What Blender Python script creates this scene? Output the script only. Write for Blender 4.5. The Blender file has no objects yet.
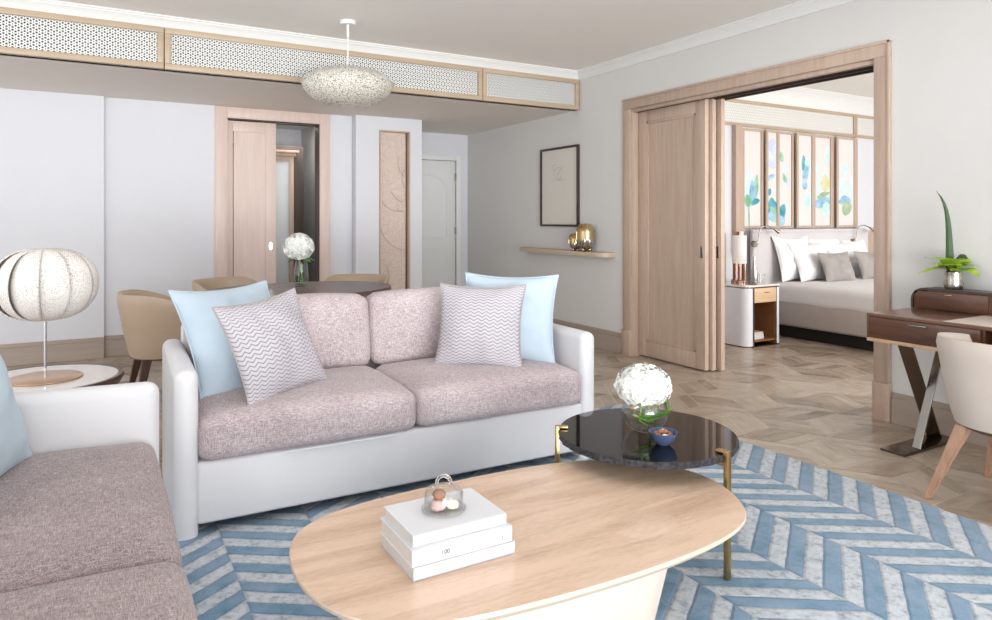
import bpy, bmesh, math, random
from mathutils import Vector, Matrix, noise as mnoise
R = math.radians
random.seed(7)
S = bpy.context.scene
C = bpy.context.scene.collection

# ------------------------------------------------------------------ camera
H = 1.30
FPX = 688.0
cam_d = bpy.data.cameras.new('camera')
cam = bpy.data.objects.new('camera', cam_d); C.objects.link(cam)
cam.location = (0, 0, H)
cam.rotation_euler = (R(90), 0, R(-30.05))
cam_d.sensor_width = 36; cam_d.lens = FPX / 992 * 36
cam_d.shift_y = -(310 - 219.6) / 992
cam_d.clip_start = .05
S.camera = cam

# ------------------------------------------------------------------ world, lights, exposure
W = bpy.data.worlds.new('daylight'); S.world = W; W.use_nodes = True
W.node_tree.nodes['Background'].inputs[0].default_value = (.93, .96, 1.0, 1)
W.node_tree.nodes['Background'].inputs[1].default_value = 1.35

def area(name, loc, to, sx, sy, power, col=(1, 1, 1), spread=180):
    l = bpy.data.lights.new(name, 'AREA'); l.shape = 'RECTANGLE'; l.size = sx; l.size_y = sy
    l.energy = power; l.color = col; l.spread = R(spread)
    o = bpy.data.objects.new(name, l); C.objects.link(o); o.location = loc
    o.rotation_euler = (Vector(to) - Vector(loc)).to_track_quat('-Z', 'Y').to_euler()
    return o
area('living_window_light', (.4, -6.5, 1.9), (1.6, 6, 1.2), 10, 3.6, 430, (.96, .98, 1.0))
area('overhead_fill_light', (1.6, 2.2, 2.82), (1.6, 2.2, 0), 4.4, 3.2, 30, (.98, .985, 1.0))  # added overhead fill for floor and table tops, not a real fixture
area('ceiling_fill_light', (-.6, -4.6, .35), (1.5, 5.0, 2.85), 6, 1.4, 122, (.965, .985, 1.0), 70)  # added fill behind the camera that lifts the ceiling and far walls
area('side_window_light', (-3.3, 3.2, 1.5), (2, 5.6, 1.1), 3.6, 2.2, 22, (.95, .97, 1.0))
area('bedroom_window_light', (7.2, -1.0, 1.6), (7.0, 5, 1.2), 4.4, 2.4, 240, (1, .99, .98))
S.view_settings.view_transform = 'Standard'; S.view_settings.look = 'None'
S.view_settings.gamma = 1.0; S.view_settings.use_curve_mapping = False
S.view_settings.exposure = -0.03
try:
    S.cycles.max_bounces = 8; S.cycles.diffuse_bounces = 4; S.cycles.transmission_bounces = 8
    S.cycles.transparent_max_bounces = 8; S.cycles.caustics_reflective = False; S.cycles.caustics_refractive = False
    S.cycles.use_denoising = True; S.cycles.sample_clamp_indirect = 6
except Exception: pass

# ------------------------------------------------------------------ material helpers
class NT:
    def __init__(s, name):
        s.m = bpy.data.materials.new(name); s.m.use_nodes = True
        s.t = s.m.node_tree; s.b = s.t.nodes['Principled BSDF']
    def n(s, typ, ins=None, **props):
        nd = s.t.nodes.new(typ)
        for k, v in props.items(): setattr(nd, k, v)
        for k, v in (ins or {}).items(): s.set(nd.inputs[k], v)
        return nd
    def set(s, sock, v):
        if isinstance(v, bpy.types.NodeSocket): s.t.links.new(v, sock)
        else: sock.default_value = v
    def M(s, op, a, b=None, c=None):
        nd = s.n('ShaderNodeMath', operation=op); s.set(nd.inputs[0], a)
        if b is not None: s.set(nd.inputs[1], b)
        if c is not None: s.set(nd.inputs[2], c)
        return nd.outputs[0]
    def obj(s): return s.n('ShaderNodeTexCoord').outputs['Object']
    def uv(s): return s.n('ShaderNodeTexCoord').outputs['UV']
    def map(s, vec, scale=(1, 1, 1), rot=(0, 0, 0), loc=(0, 0, 0)):
        return s.n('ShaderNodeMapping', {'Vector': vec, 'Scale': scale, 'Rotation': rot, 'Location': loc}).outputs[0]
    def noise(s, vec, scale=5, detail=3, rough=.5, dist=0):
        return s.n('ShaderNodeTexNoise', {'Vector': vec, 'Scale': scale, 'Detail': detail, 'Roughness': rough, 'Distortion': dist}).outputs[0]
    def ramp(s, fac, stops, interp='LINEAR'):
        nd = s.n('ShaderNodeValToRGB', {'Fac': fac}); r = nd.color_ramp; r.interpolation = interp
        while len(r.elements) < len(stops): r.elements.new(.5)
        for e, (p, c) in zip(r.elements, stops):
            e.position = p; e.color = (*c, 1) if len(c) == 3 else c
        return nd.outputs[0]
    def mix(s, fac, a, b, bt='MIX'):
        nd = s.n('ShaderNodeMix', data_type='RGBA', blend_type=bt)
        s.set(nd.inputs[0], fac)
        for i, v in ((6, a), (7, b)):
            if isinstance(v, tuple) and len(v) == 3: v = (*v, 1)
            s.set(nd.inputs[i], v)
        return nd.outputs[2]
    def bump(s, h, strength=.3, dist=.002):
        s.set(s.b.inputs['Normal'], s.n('ShaderNodeBump', {'Height': h, 'Strength': strength, 'Distance': dist}).outputs[0])
    def P(s, **k):
        names = dict(col='Base Color', rough='Roughness', metal='Metallic', trans='Transmission Weight', ior='IOR', coat='Coat Weight',
                     sheen='Sheen Weight', alpha='Alpha', spec='Specular IOR Level', em='Emission Color', es='Emission Strength', sss='Subsurface Weight')
        for a, v in k.items():
            if isinstance(v, tuple) and len(v) == 3: v = (*v, 1)
            s.set(s.b.inputs[names[a]], v)
        return s

def srgb(r, g, b):
    f = lambda c: (c / 255 / 12.92) if c / 255 <= .04045 else ((c / 255 + .055) / 1.055) ** 2.4
    return (f(r), f(g), f(b))

def plain(name, col, rough=.6, metal=0, var=.04, scale=6, **k):
    t = NT(name); n = t.noise(t.obj(), scale, 4, .6)
    a = tuple(c * (1 - var) for c in col); b = tuple(min(1, c * (1 + var)) for c in col)
    t.P(col=t.ramp(n, [(.3, a), (.7, b)]), rough=rough, metal=metal, **k)
    return t.m

def wood(name, light, dark, axis='z', scale=9, rough=.45, stretch=14, coat=0, contrast=(.3, .72)):
    t = NT(name); v = t.obj()
    sc = {'x': (1, stretch, stretch), 'y': (stretch, 1, stretch), 'z': (stretch, stretch, 1)}[axis]
    g = t.noise(t.map(v, sc), scale / 6, 6, .62, .8)
    f = t.noise(t.map(v, tuple(q * 4 for q in sc)), scale, 3, .6)
    fac = t.M('MULTIPLY_ADD', f, .3, t.M('MULTIPLY', g, .75))
    t.P(col=t.ramp(fac, [(contrast[0], dark), (contrast[1], light)]), rough=rough, coat=coat)
    t.bump(f, .08, .001)
    return t.m

MT = {}
MT['wall'] = plain('warm_white_paint', srgb(213, 211, 208), .75, var=.01)
MT['wall_cool'] = plain('cool_white_paint', srgb(216, 217, 222), .75, var=.01)
MT['ceil'] = plain('ceiling_paint', srgb(240, 237, 233), .85, var=.01)
MT['soffit'] = plain('soffit_paint', srgb(226, 219, 212), .8, var=.01)
MT['crown'] = plain('gloss_white_trim', srgb(228, 228, 226), .5, var=.01)
MT['oak'] = wood('limed_oak', srgb(196, 174, 157), srgb(172, 148, 131), 'z', 10)
MT['oak_pink_lit'] = wood('lit_rosy_limed_oak', srgb(222, 203, 194), srgb(206, 184, 174), 'z', 10)  # pinker oak, its paler tone carries the strong light at the hall opening
MT['oak_h'] = wood('limed_oak_horizontal', srgb(190, 171, 147), srgb(170, 149, 125), 'x', 10)
MT['oak_y'] = wood('limed_oak_long', srgb(202, 183, 162), srgb(180, 158, 138), 'y', 10)
MT['basewood'] = wood('taupe_skirting', srgb(172, 156, 144), srgb(158, 142, 130), 'x', 8)
MT['basewood_y'] = wood('taupe_skirting_long', srgb(172, 156, 144), srgb(158, 142, 130), 'y', 8)
MT['leather'] = None
def leather(name, col, var=.03, rough=.42):
    t = NT(name); v = t.obj()
    vo = t.n('ShaderNodeTexVoronoi', {'Vector': v, 'Scale': 420.0}).outputs[0]
    n = t.noise(v, 4, 3)
    t.P(col=t.ramp(n, [(.3, tuple(c * (1 - var) for c in col)), (.7, tuple(min(1, c * (1 + var)) for c in col))]), rough=rough)
    t.bump(vo, .12, .0006); return t.m
MT['leather'] = leather('ivory_leather', srgb(214, 213, 215))
MT['tan_leather'] = leather('tan_leather', srgb(186, 164, 142))
MT['beige_leather'] = leather('beige_leather', srgb(214, 200, 188))
MT['dark_leather'] = leather('brown_leather', srgb(72, 60, 58), rough=.35)

def tweed(name, cols):
    t = NT(name); v = t.obj()
    a = t.noise(t.map(v, (40, 420, 420)), 1, 2, .7)
    b = t.noise(t.map(v, (420, 420, 40)), 1, 2, .7)
    c2 = t.noise(t.map(v, (420, 40, 420)), 1, 2, .7)
    c = t.noise(v, 3.5, 2)
    f = t.M('ADD', t.M('MULTIPLY', t.M('ADD', t.M('ADD', a, b), c2), .30), t.M('MULTIPLY', c, .1))
    t.P(col=t.ramp(f, cols), rough=.95, sheen=.15)
    t.bump(f, .6, .0016); return t.m
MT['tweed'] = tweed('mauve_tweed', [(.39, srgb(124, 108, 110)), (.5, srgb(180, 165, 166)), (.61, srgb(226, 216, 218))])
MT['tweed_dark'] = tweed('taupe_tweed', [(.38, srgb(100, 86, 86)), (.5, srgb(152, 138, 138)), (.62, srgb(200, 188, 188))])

def cloth(name, col, var=.05):
    t = NT(name); v = t.obj()
    n = t.noise(v, 5, 3); f = t.noise(v, 500, 1)
    t.P(col=t.ramp(n, [(.3, tuple(c * (1 - var) for c in col)), (.7, tuple(min(1, c * (1 + var)) for c in col))]), rough=.85, sheen=.1)
    t.bump(f, .2, .0005); return t.m
MT['blue_cloth'] = cloth('pale_blue_cotton', srgb(180, 196, 208))
MT['linen'] = cloth('white_bed_linen', srgb(236, 235, 236), .02)
MT['greysilk'] = cloth('grey_satin', srgb(160, 154, 150), .08)
MT['valance'] = cloth('taupe_valance', srgb(176, 167, 162), .03)
MT['valance_pale'] = cloth('pale_headboard', srgb(208, 204, 204), .02)
MT['duvet'] = cloth('pale_grey_duvet', srgb(222, 219, 219), .02)

def wavy():
    t = NT('wave_stitched_fabric'); sp = t.n('ShaderNodeSeparateXYZ', {0: t.uv()})
    u, v = sp.outputs[0], sp.outputs[1]
    tri = t.M('PINGPONG', t.M('MULTIPLY', u, 12.0), .5)          # 0..0.5
    tri = t.M('SMOOTH_MIN', tri, .42, .15)
    w = t.M('FRACT', t.M('ADD', t.M('MULTIPLY', v, 26.0), t.M('MULTIPLY', tri, 1.5)))
    d = t.M('ABSOLUTE', t.M('SUBTRACT', w, .5))
    line = t.M('SMOOTHSTEP' if False else 'LESS_THAN', d, .13)
    f = t.noise(t.map(t.uv(), (300, 300, 1)), 1, 2, .8)
    base = t.mix(f, srgb(172, 167, 172), srgb(204, 199, 204))
    dark = t.mix(f, srgb(112, 107, 116), srgb(148, 142, 150))
    t.P(col=t.mix(line, base, dark), rough=.9)
    t.bump(t.M('ADD', t.M('MULTIPLY', d, -1), t.M('MULTIPLY', f, .2)), .4, .002); return t.m
MT['wavy'] = wavy()

def thin(name, tint, ior=1.5, k=1.0):
    t = NT(name); t.t.nodes.remove(t.b); out = t.t.nodes['Material Output']
    tr = t.n('ShaderNodeBsdfTransparent', {'Color': (*tint, 1)}); gl = t.n('ShaderNodeBsdfGlossy', {'Roughness': .03})
    fc = t.n('ShaderNodeLayerWeight', {'Blend': .5}).outputs['Facing']
    fr = t.M('MULTIPLY_ADD', t.M('POWER', fc, 3.5), .75, .04)
    mx = t.n('ShaderNodeMixShader', {0: t.M('MULTIPLY', fr, k), 1: tr.outputs[0], 2: gl.outputs[0]})
    t.t.links.new(mx.outputs[0], out.inputs[0]); return t.m
MT['glass'] = thin('clear_glass', (.975, .98, .978), 1.5, 1.0)
MT['thin_glass'] = thin('thin_clear_glass', (.96, .97, .97), 1.5, 1.0)
MT['solid_glass'] = NT('solid_glass').P(col=(1, 1, 1), rough=0.0, trans=1.0, ior=1.3).m
MT['water'] = thin('water', (.93, .97, .95), 1.33, .8)
MT['brass'] = plain('aged_brass', srgb(196, 164, 112), .28, 1, var=.1, scale=30)
MT['gold'] = plain('polished_gold', srgb(214, 186, 142), .24, 1, var=.05)
MT['rosegold'] = plain('rose_bronze', srgb(176, 138, 122), .25, 1)
MT['steel'] = plain('brushed_steel', srgb(170, 168, 166), .25, 1, var=.06)
MT['bronze'] = plain('smoked_bronze', srgb(110, 98, 88), .22, 1, var=.1)
MT['silver'] = plain('hammered_silver', srgb(200, 192, 182), .18, 1, var=.3, scale=60)
MT['chrome'] = plain('chrome', srgb(220, 220, 222), .08, 1, var=0)
MT['black'] = plain('black_plinth', srgb(22, 20, 20), .6)
MT['dark_gap'] = plain('dark_track', srgb(64, 48, 40), .6)
MT['walnut'] = wood('walnut', srgb(112, 72, 50), srgb(62, 38, 26), 'y', 12, .35, 10, .3)
MT['walnut_z'] = wood('walnut_upright', srgb(88, 56, 42), srgb(48, 30, 22), 'z', 12, .35, 10, .2)
MT['walnut_top'] = wood('walnut_worktop', srgb(130, 92, 70), srgb(86, 58, 44), 'y', 12, .3, 10, .4)
MT['espresso'] = plain('espresso_frame', srgb(58, 44, 40), .4)
MT['legwood'] = wood('light_walnut_leg', srgb(196, 158, 134), srgb(150, 112, 88), 'z', 10, .4)
MT['table_oak'] = wood('pale_oak_top', srgb(222, 194, 170), srgb(186, 152, 126), 'x', 9, .30, 7, .15, (.34, .6))
MT['table_edge'] = wood('pale_oak_edge', srgb(212, 196, 178), srgb(198, 180, 160), 'x', 9, .45, 9)
MT['white_wood'] = wood('whitened_oak', srgb(226, 214, 202), srgb(214, 201, 188), 'z', 6, .5)
MT['dining_top'] = wood('smoked_oak_top', srgb(112, 92, 90), srgb(84, 66, 64), 'x', 9, .42, 12, .1)
MT['paper'] = plain('white_paper', srgb(216, 217, 220), .6, var=.01)
MT['art_paper'] = plain('warm_drawing_paper', srgb(216, 211, 202), .7, var=.01)
MT['pages'] = NT('book_pages')
t = MT['pages']; sp = t.n('ShaderNodeSeparateXYZ', {0: t.obj()})
f = t.M('FRACT', t.M('MULTIPLY', sp.outputs[2], 420.0))
t.P(col=t.mix(f, srgb(198, 192, 188), srgb(232, 228, 224)), rough=.8); MT['pages'] = t.m
MT['grey_cover'] = plain('pale_grey_book_cloth', srgb(200, 201, 208), .6, var=.01)
MT['spine_ink'] = plain('spine_ink', srgb(120, 120, 124), .7, var=0)
MT['ink'] = plain('grey_ink', srgb(120, 120, 124), .7, var=0)
MT['faint_ink'] = plain('faint_ink', srgb(214, 214, 216), .7, var=0)
MT['petal'] = NT('hydrangea_petal').P(col=srgb(230, 231, 226), rough=.6, sss=.0).m
MT['leaf'] = plain('green_leaf', srgb(74, 132, 34), .4, var=.25, scale=25)
MT['lime_leaf'] = plain('lime_leaf', srgb(164, 194, 62), .4, var=.25, scale=30)
MT['blade_leaf'] = plain('dark_blade_leaf', srgb(44, 74, 30), .4, var=.3, scale=20)
MT['stem'] = plain('green_stem', srgb(122, 160, 62), .5, var=.1)
MT['navy_bowl'] = plain('slate_blue_glaze', srgb(70, 84, 116), .3, var=.1)
MT['marble'] = plain('cream_marble', srgb(232, 222, 214), .08, var=.03, scale=3, coat=.5)
MT['copper_disc'] = plain('satin_copper', srgb(206, 172, 146), .3, .6, var=.03)
MT['candy_brown'] = plain('cinnamon_sweet', srgb(150, 100, 70), .6, var=.3, scale=80)
MT['candy_pink'] = plain('pink_sweet', srgb(206, 176, 172), .6, var=.1, scale=80)
MT['candy_cream'] = plain('cream_sweet', srgb(236, 224, 200), .6, var=.05, scale=80)
MT['shade_white'] = NT('white_shade').P(col=srgb(240, 236, 232), rough=.7).m
MT['nickel'] = plain('satin_nickel', srgb(150, 140, 132), .3, 1)
MT['pale_lacquer'] = leather('pale_grey_leather', srgb(222, 222, 228))
MT['taupe_side'] = leather('taupe_leather', srgb(150, 140, 136))
MT['nightwood'] = wood('honey_oak', srgb(222, 190, 154), srgb(200, 164, 126), 'x', 8)
MT['nightwood_in'] = wood('brown_oak_lining', srgb(150, 104, 66), srgb(116, 78, 48), 'x', 8)
MT['mirrorish'] = plain('frosted_glass', srgb(214, 218, 220), .2, 0, var=.03, scale=2)
MT['shadow_wood'] = wood('shadow_toned_joinery', srgb(84, 72, 66), srgb(58, 48, 44), 'z', 8)  # dark tone paints in the shade of the gap beside the wardrobe door

def granite():
    t = NT('polished_black_granite'); v = t.obj()
    n = t.noise(v, 260, 2, .8)
    t.P(col=t.ramp(n, [(.62, srgb(10, 9, 10)), (.76, srgb(60, 58, 56))]), rough=.03, spec=.45)
    return t.m
MT['granite'] = granite()
def chisel():
    t = NT('chiselled_black_granite'); v = t.obj()
    n = t.noise(v, 70, 4, .8)
    t.P(col=t.ramp(n, [(.4, srgb(12, 12, 14)), (.7, srgb(74, 72, 80))]), rough=.4)
    t.bump(n, 1.0, .01); return t.m
MT['chisel'] = chisel()

def lattice(name, dark):
    t = NT(name); sp = t.n('ShaderNodeSeparateXYZ', {0: t.obj()})
    x, z = sp.outputs[0], sp.outputs[2]
    P = .035
    def hexd(sx, ox, oz):   # distance to the nearest point of one rectangular sub-lattice
        a = t.M('SUBTRACT', t.M('FRACT', t.M('ADD', t.M('DIVIDE', x, P), ox)), .5)
        b = t.M('MULTIPLY', t.M('SUBTRACT', t.M('FRACT', t.M('ADD', t.M('DIVIDE', z, P * 1.732), oz)), .5), 1.732)
        return t.M('SQRT', t.M('ADD', t.M('MULTIPLY', a, a), t.M('MULTIPLY', b, b)))
    def hexg(kx, kz):
        return t.M('MINIMUM', hexd(1, kx, kz), hexd(1, kx + .5, kz + .5))
    d0 = hexg(0, 0)                        # ring centres
    d1 = hexg(0, 1 / 3); d2 = hexg(0, 2 / 3)   # triangle centres of the hex grid
    hole = t.M('LESS_THAN', d0, .13)
    tri = t.M('LESS_THAN', t.M('MINIMUM', d1, d2), .19)
    ring = t.M('LESS_THAN', t.M('ABSOLUTE', t.M('SUBTRACT', d0, .36)), .05)
    m = t.M('MAXIMUM', hole, t.M('MAXIMUM', tri, t.M('MULTIPLY', ring, .3)))
    t.P(col=t.mix(m, srgb(232, 233, 230), dark), rough=.6)
    t.bump(m, -.5, .003); return t.m
MT['lattice'] = lattice('fretwork_lattice', srgb(44, 40, 38)); MT['lattice_pale'] = lattice('pale_fretwork_lattice', srgb(176, 172, 164))

def perforated(name, base, hole, sc):
    t = NT(name); v = t.obj()
    d = t.n('ShaderNodeTexVoronoi', {'Vector': v, 'Scale': sc, 'Randomness': .55}).outputs[0]
    big = t.noise(v, 9, 2)
    thr = t.M('MULTIPLY_ADD', big, .5, .02)
    m = t.M('LESS_THAN', d, thr)
    t.P(col=t.mix(m, base, hole), rough=.55); t.bump(m, -.4, .002); return t
pt = perforated('perforated_porcelain', srgb(226, 221, 216), srgb(150, 132, 122), 120.0); MT['perf'] = pt.m
def beads():
    t = NT('woven_glass_beads'); v = t.obj()
    d = t.n('ShaderNodeTexVoronoi', {'Vector': t.map(v, (1, 1, 1.3)), 'Scale': 75.0, 'Randomness': .6}).outputs[0]
    t.P(col=t.ramp(d, [(.2, srgb(236, 234, 226)), (.75, srgb(190, 182, 168))]), rough=.3)
    t.set(t.b.inputs['Alpha'], t.ramp(d, [(.55, (1, 1, 1)), (.75, (.25, .25, .25))]))
    t.bump(d, -.8, .006); return t.m
MT['beads'] = beads()

def niche_relief():
    t = NT('carved_plaster_relief'); v = t.obj()
    w = t.noise(t.map(v, (3, 1, 5)), 1.6, 2, .5, 1.2)
    l = t.M('PINGPONG', t.M('MULTIPLY', w, 16.0), 1.0)
    vine = t.noise(t.map(v, (1, 1, 1)), 5.0, 1, .4, .6)
    vl = t.M('LESS_THAN', t.M('ABSOLUTE', t.M('SUBTRACT', vine, .5)), .006)
    c = t.ramp(l, [(.0, srgb(206, 186, 174)), (1, srgb(218, 200, 190))])
    t.P(col=t.mix(t.M('MULTIPLY', vl, .12), c, srgb(150, 118, 98)), rough=.7)
    t.bump(l, .3, .005); return t.m
MT['relief'] = niche_relief()

# ---- floor planks: tint per plank through an attribute, grain through UV
def floor_mat():
    t = NT('grey_brown_oak_parquet')
    tint = t.n('ShaderNodeAttribute', attribute_name='tint').outputs['Fac']
    uv = t.uv()
    g = t.noise(t.map(uv, (3, 34, 1)), 1, 5, .65, .6)
    g2 = t.noise(t.map(uv, (5, 9, 1)), 1, 3, .5)
    c = t.ramp(tint, [(0, srgb(122, 104, 86)), (.25, srgb(152, 134, 115)), (.5, srgb(180, 163, 144)), (1, srgb(200, 186, 168))])
    c = t.mix(t.M('MULTIPLY', t.ramp(g, [(.35, (0, 0, 0)), (.7, (1, 1, 1))]), .35), c, srgb(112, 92, 76))
    c = t.mix(t.M('MULTIPLY', t.ramp(g2, [(.4, (0, 0, 0)), (.75, (1, 1, 1))]), .35), c, srgb(212, 200, 184))
    t.P(col=c, rough=.34, coat=.12); t.bump(g, .15, .001); return t.m
MT['floor'] = floor_mat()
MT['joint'] = plain('pale_floor_joint', srgb(214, 201, 186), .6, var=.02)

RUGPH = 0.092
RX1, RY1, CW = 3.245, 3.72, .3515      # rug edges, chevron column width
def rug_mat():
    t = NT('tufted_chevron_rug'); v = t.obj()
    d = t.noise(v, 16, 3, .6); 
    sp = t.n('ShaderNodeSeparateXYZ', {0: v}); x, y = sp.outputs[0], sp.outputs[1]
    k = t.M('DIVIDE', t.M('SUBTRACT', RX1, x), CW)
    odd = t.M('FLOORED_MODULO', t.M('FLOOR', k), 2.0)
    fr = t.M('FRACT', k)
    tri = t.M('PINGPONG', k, 1.0)
    yy = t.M('ADD', y, t.M('MULTIPLY', tri, .68 * CW))
    yy = t.M('ADD', yy, t.M('MULTIPLY', t.M('SUBTRACT', d, .5), .014))
    yy = t.M('ADD', yy, t.M('MULTIPLY_ADD', odd, .092, RUGPH))
    s = t.M('PINGPONG', t.M('DIVIDE', yy, .07665), 1.0)
    yy2 = t.M('FRACT', t.M('DIVIDE', yy, .1533))
    stripe = t.M('GREATER_THAN', yy2, .5)
    edge = t.M('MINIMUM', t.M('ABSOLUTE', t.M('SUBTRACT', yy2, .5)), t.M('MINIMUM', yy2, t.M('SUBTRACT', 1.0, yy2)))
    ce = t.M('MINIMUM', fr, t.M('SUBTRACT', 1.0, fr))
    groove = t.M('MINIMUM', t.M('MULTIPLY', edge, .154), t.M('MULTIPLY', ce, CW))
    gro = t.ramp(t.M('DIVIDE', groove, .012), [(0, (0, 0, 0)), (1, (1, 1, 1))])
    n1 = t.noise(v, 7, 4, .65); n2 = t.noise(v, 30, 4, .75); pile = t.noise(v, 380, 2, .8)
    big = t.noise(v, .9, 1, .5)
    blue = t.ramp(n1, [(.28, srgb(60, 118, 148)), (.42, srgb(88, 142, 172)), (.55, srgb(122, 158, 190)), (.72, srgb(140, 170, 196))])
    blue = t.mix(t.ramp(n2, [(.45, (0, 0, 0)), (.62, (.35, .35, .35))]), blue, srgb(160, 178, 204))
    pale = t.ramp(n2, [(.34, srgb(150, 164, 174)), (.47, srgb(206, 214, 222)), (.6, srgb(228, 233, 238))])
    c = t.mix(stripe, pale, blue)
    c = t.mix(t.M('MULTIPLY', pile, .3), c, srgb(92, 112, 128))
    c = t.mix(t.M('MULTIPLY', t.M('SUBTRACT', 1.0, gro), .28), c, srgb(52, 72, 92))
    t.P(col=c, rough=1.0, sheen=.4, spec=.1)
    t.bump(t.M('ADD', gro, t.M('MULTIPLY', pile, .7)), .8, .006); return t.m
MT['rug'] = rug_mat()
MT['rug_edge'] = plain('rug_binding', srgb(90, 110, 128), .95)

# ------------------------------------------------------------------ mesh helpers
def new(name, bm, mat, parent=None, sharp=35):
    me = bpy.data.meshes.new(name)
    bmesh.ops.recalc_face_normals(bm, faces=bm.faces)
    a = R(sharp)
    for e in bm.edges:
        try: e.smooth = e.calc_face_angle() < a
        except Exception: e.smooth = True
    for f in bm.faces: f.smooth = True
    bm.to_mesh(me); bm.free()
    for m in (mat if isinstance(mat, (list, tuple)) else [mat]): me.materials.append(MT[m] if isinstance(m, str) else m)
    o = bpy.data.objects.new(name, me); C.objects.link(o)
    if parent: o.parent = parent
    return o
def thing(name, label, cat, loc=(0, 0, 0), rz=0, group=None):
    o = bpy.data.objects.new(name, None); C.objects.link(o); o.empty_display_size = .1
    o.location = loc; o.rotation_euler = (0, 0, R(rz)); return tag(o, label, cat, group)
def tag(o, label=None, cat=None, group=None, kind=None):
    for k, v in (('label', label), ('category', cat), ('group', group), ('kind', kind)):
        if v: o[k] = v
    return o
def struct(name, bm, mat, parent=None, label=None):
    o = new(name, bm, mat, parent); o['kind'] = 'structure'
    if label: o['label'] = label
    return o
def B(): return bmesh.new()
def box(bm, x0, x1, y0, y1, z0, z1, bev=0, seg=2, mi=0, M=None):
    r = bmesh.ops.create_cube(bm, size=1)
    vs = r['verts']
    for v in vs: v.co = Vector(((x0 + x1) / 2 + v.co.x * (x1 - x0), (y0 + y1) / 2 + v.co.y * (y1 - y0), (z0 + z1) / 2 + v.co.z * (z1 - z0)))
    fs = set(f for v in vs for f in v.link_faces)
    if bev:
        es = list(set(e for v in vs for e in v.link_edges))
        rr = bmesh.ops.bevel(bm, geom=es, offset=bev, segments=seg, profile=.5, affect='EDGES')
        vs = list(set(v for f in rr['faces'] for v in f.verts) | set(v for v in vs if v.is_valid))
        fs = set(f for v in vs for f in v.link_faces)
    for f in fs: f.material_index = mi
    if M: 
        for v in vs: v.co = M @ v.co
    return vs
def bx(*a, **k):
    b = B(); box(b, *a, **k); return b
def prism(bm, pts, z0, z1, bev=0, seg=2, mi=0, taper=None, side_mi=None):
    n = len(pts)
    lo = [bm.verts.new((p[0], p[1], z0)) for p in pts]
    if taper:
        cx = sum(p[0] for p in pts) / n; cy = sum(p[1] for p in pts) / n
        for v in lo: v.co.x = cx + (v.co.x - cx) * taper; v.co.y = cy + (v.co.y - cy) * taper
    hi = [bm.verts.new((p[0], p[1], z1)) for p in pts]
    fb = bm.faces.new(lo[::-1]); ft = bm.faces.new(hi); fb.material_index = ft.material_index = mi
    for i in range(n):
        f = bm.faces.new((lo[i], lo[(i + 1) % n], hi[(i + 1) % n], hi[i])); f.material_index = mi if side_mi is None else side_mi
    if bev:
        es = [e for e in ft.edges] + [e for e in fb.edges]
        bmesh.ops.bevel(bm, geom=es, offset=bev, segments=seg, profile=.5, affect='EDGES')
def lathe(bm, prof, seg=40, cx=0, cy=0, mi=0, close=False):
    rings = []
    for r, z in prof:
        if r < 1e-5: rings.append([bm.verts.new((cx, cy, z))])
        else: rings.append([bm.verts.new((cx + r * math.cos(2 * math.pi * i / seg), cy + r * math.sin(2 * math.pi * i / seg), z)) for i in range(seg)])
    for a, b in zip(rings, rings[1:]):
        for i in range(seg):
            j = (i + 1) % seg
            q = [a[i % len(a)], a[j % len(a)], b[j % len(b)], b[i % len(b)]]
            q = [v for k, v in enumerate(q) if v not in q[:k]]
            if len(q) > 2:
                try: bm.faces.new(q).material_index = mi
                except ValueError: pass
def tube(bm, pts, r, seg=10, mi=0, cap=True):
    pts = [Vector(p) for p in pts]; rings = []; prev = None
    rs = r if isinstance(r, (list, tuple)) else [r] * len(pts)
    for i, p in enumerate(pts):
        d = (pts[min(i + 1, len(pts) - 1)] - pts[max(i - 1, 0)]).normalized()
        u = (prev - d * prev.dot(d)) if prev else d.orthogonal()
        u = u.normalized(); w = d.cross(u); prev = u
        rings.append([bm.verts.new(p + (u * math.cos(2 * math.pi * k / seg) + w * math.sin(2 * math.pi * k / seg)) * rs[i]) for k in range(seg)])
    for a, b in zip(rings, rings[1:]):
        for k in range(seg):
            bm.faces.new((a[k], a[(k + 1) % seg], b[(k + 1) % seg], b[k])).material_index = mi
    if cap:
        bm.faces.new(rings[0][::-1]).material_index = mi; bm.faces.new(rings[-1]).material_index = mi
def taper_leg(bm, p0, p1, s0, s1, rot=0):
    """square tapered leg from top p0 to foot p1"""
    p0, p1 = Vector(p0), Vector(p1); rings = []
    for p, s in ((p0, s0), (p1, s1)):
        c, sn = math.cos(rot), math.sin(rot)
        rings.append([bm.verts.new(p + Vector((a * c - b * sn, a * sn + b * c, 0)) * s / 2) for a, b in ((-1, -1), (1, -1), (1, 1), (-1, 1))])
    for k in range(4): bm.faces.new((rings[0][k], rings[0][(k + 1) % 4], rings[1][(k + 1) % 4], rings[1][k]))
    bm.faces.new(rings[0]); bm.faces.new(rings[1][::-1])
    bmesh.ops.bevel(bm, geom=list(bm.edges), offset=.003, segments=2, affect='EDGES')
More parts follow.
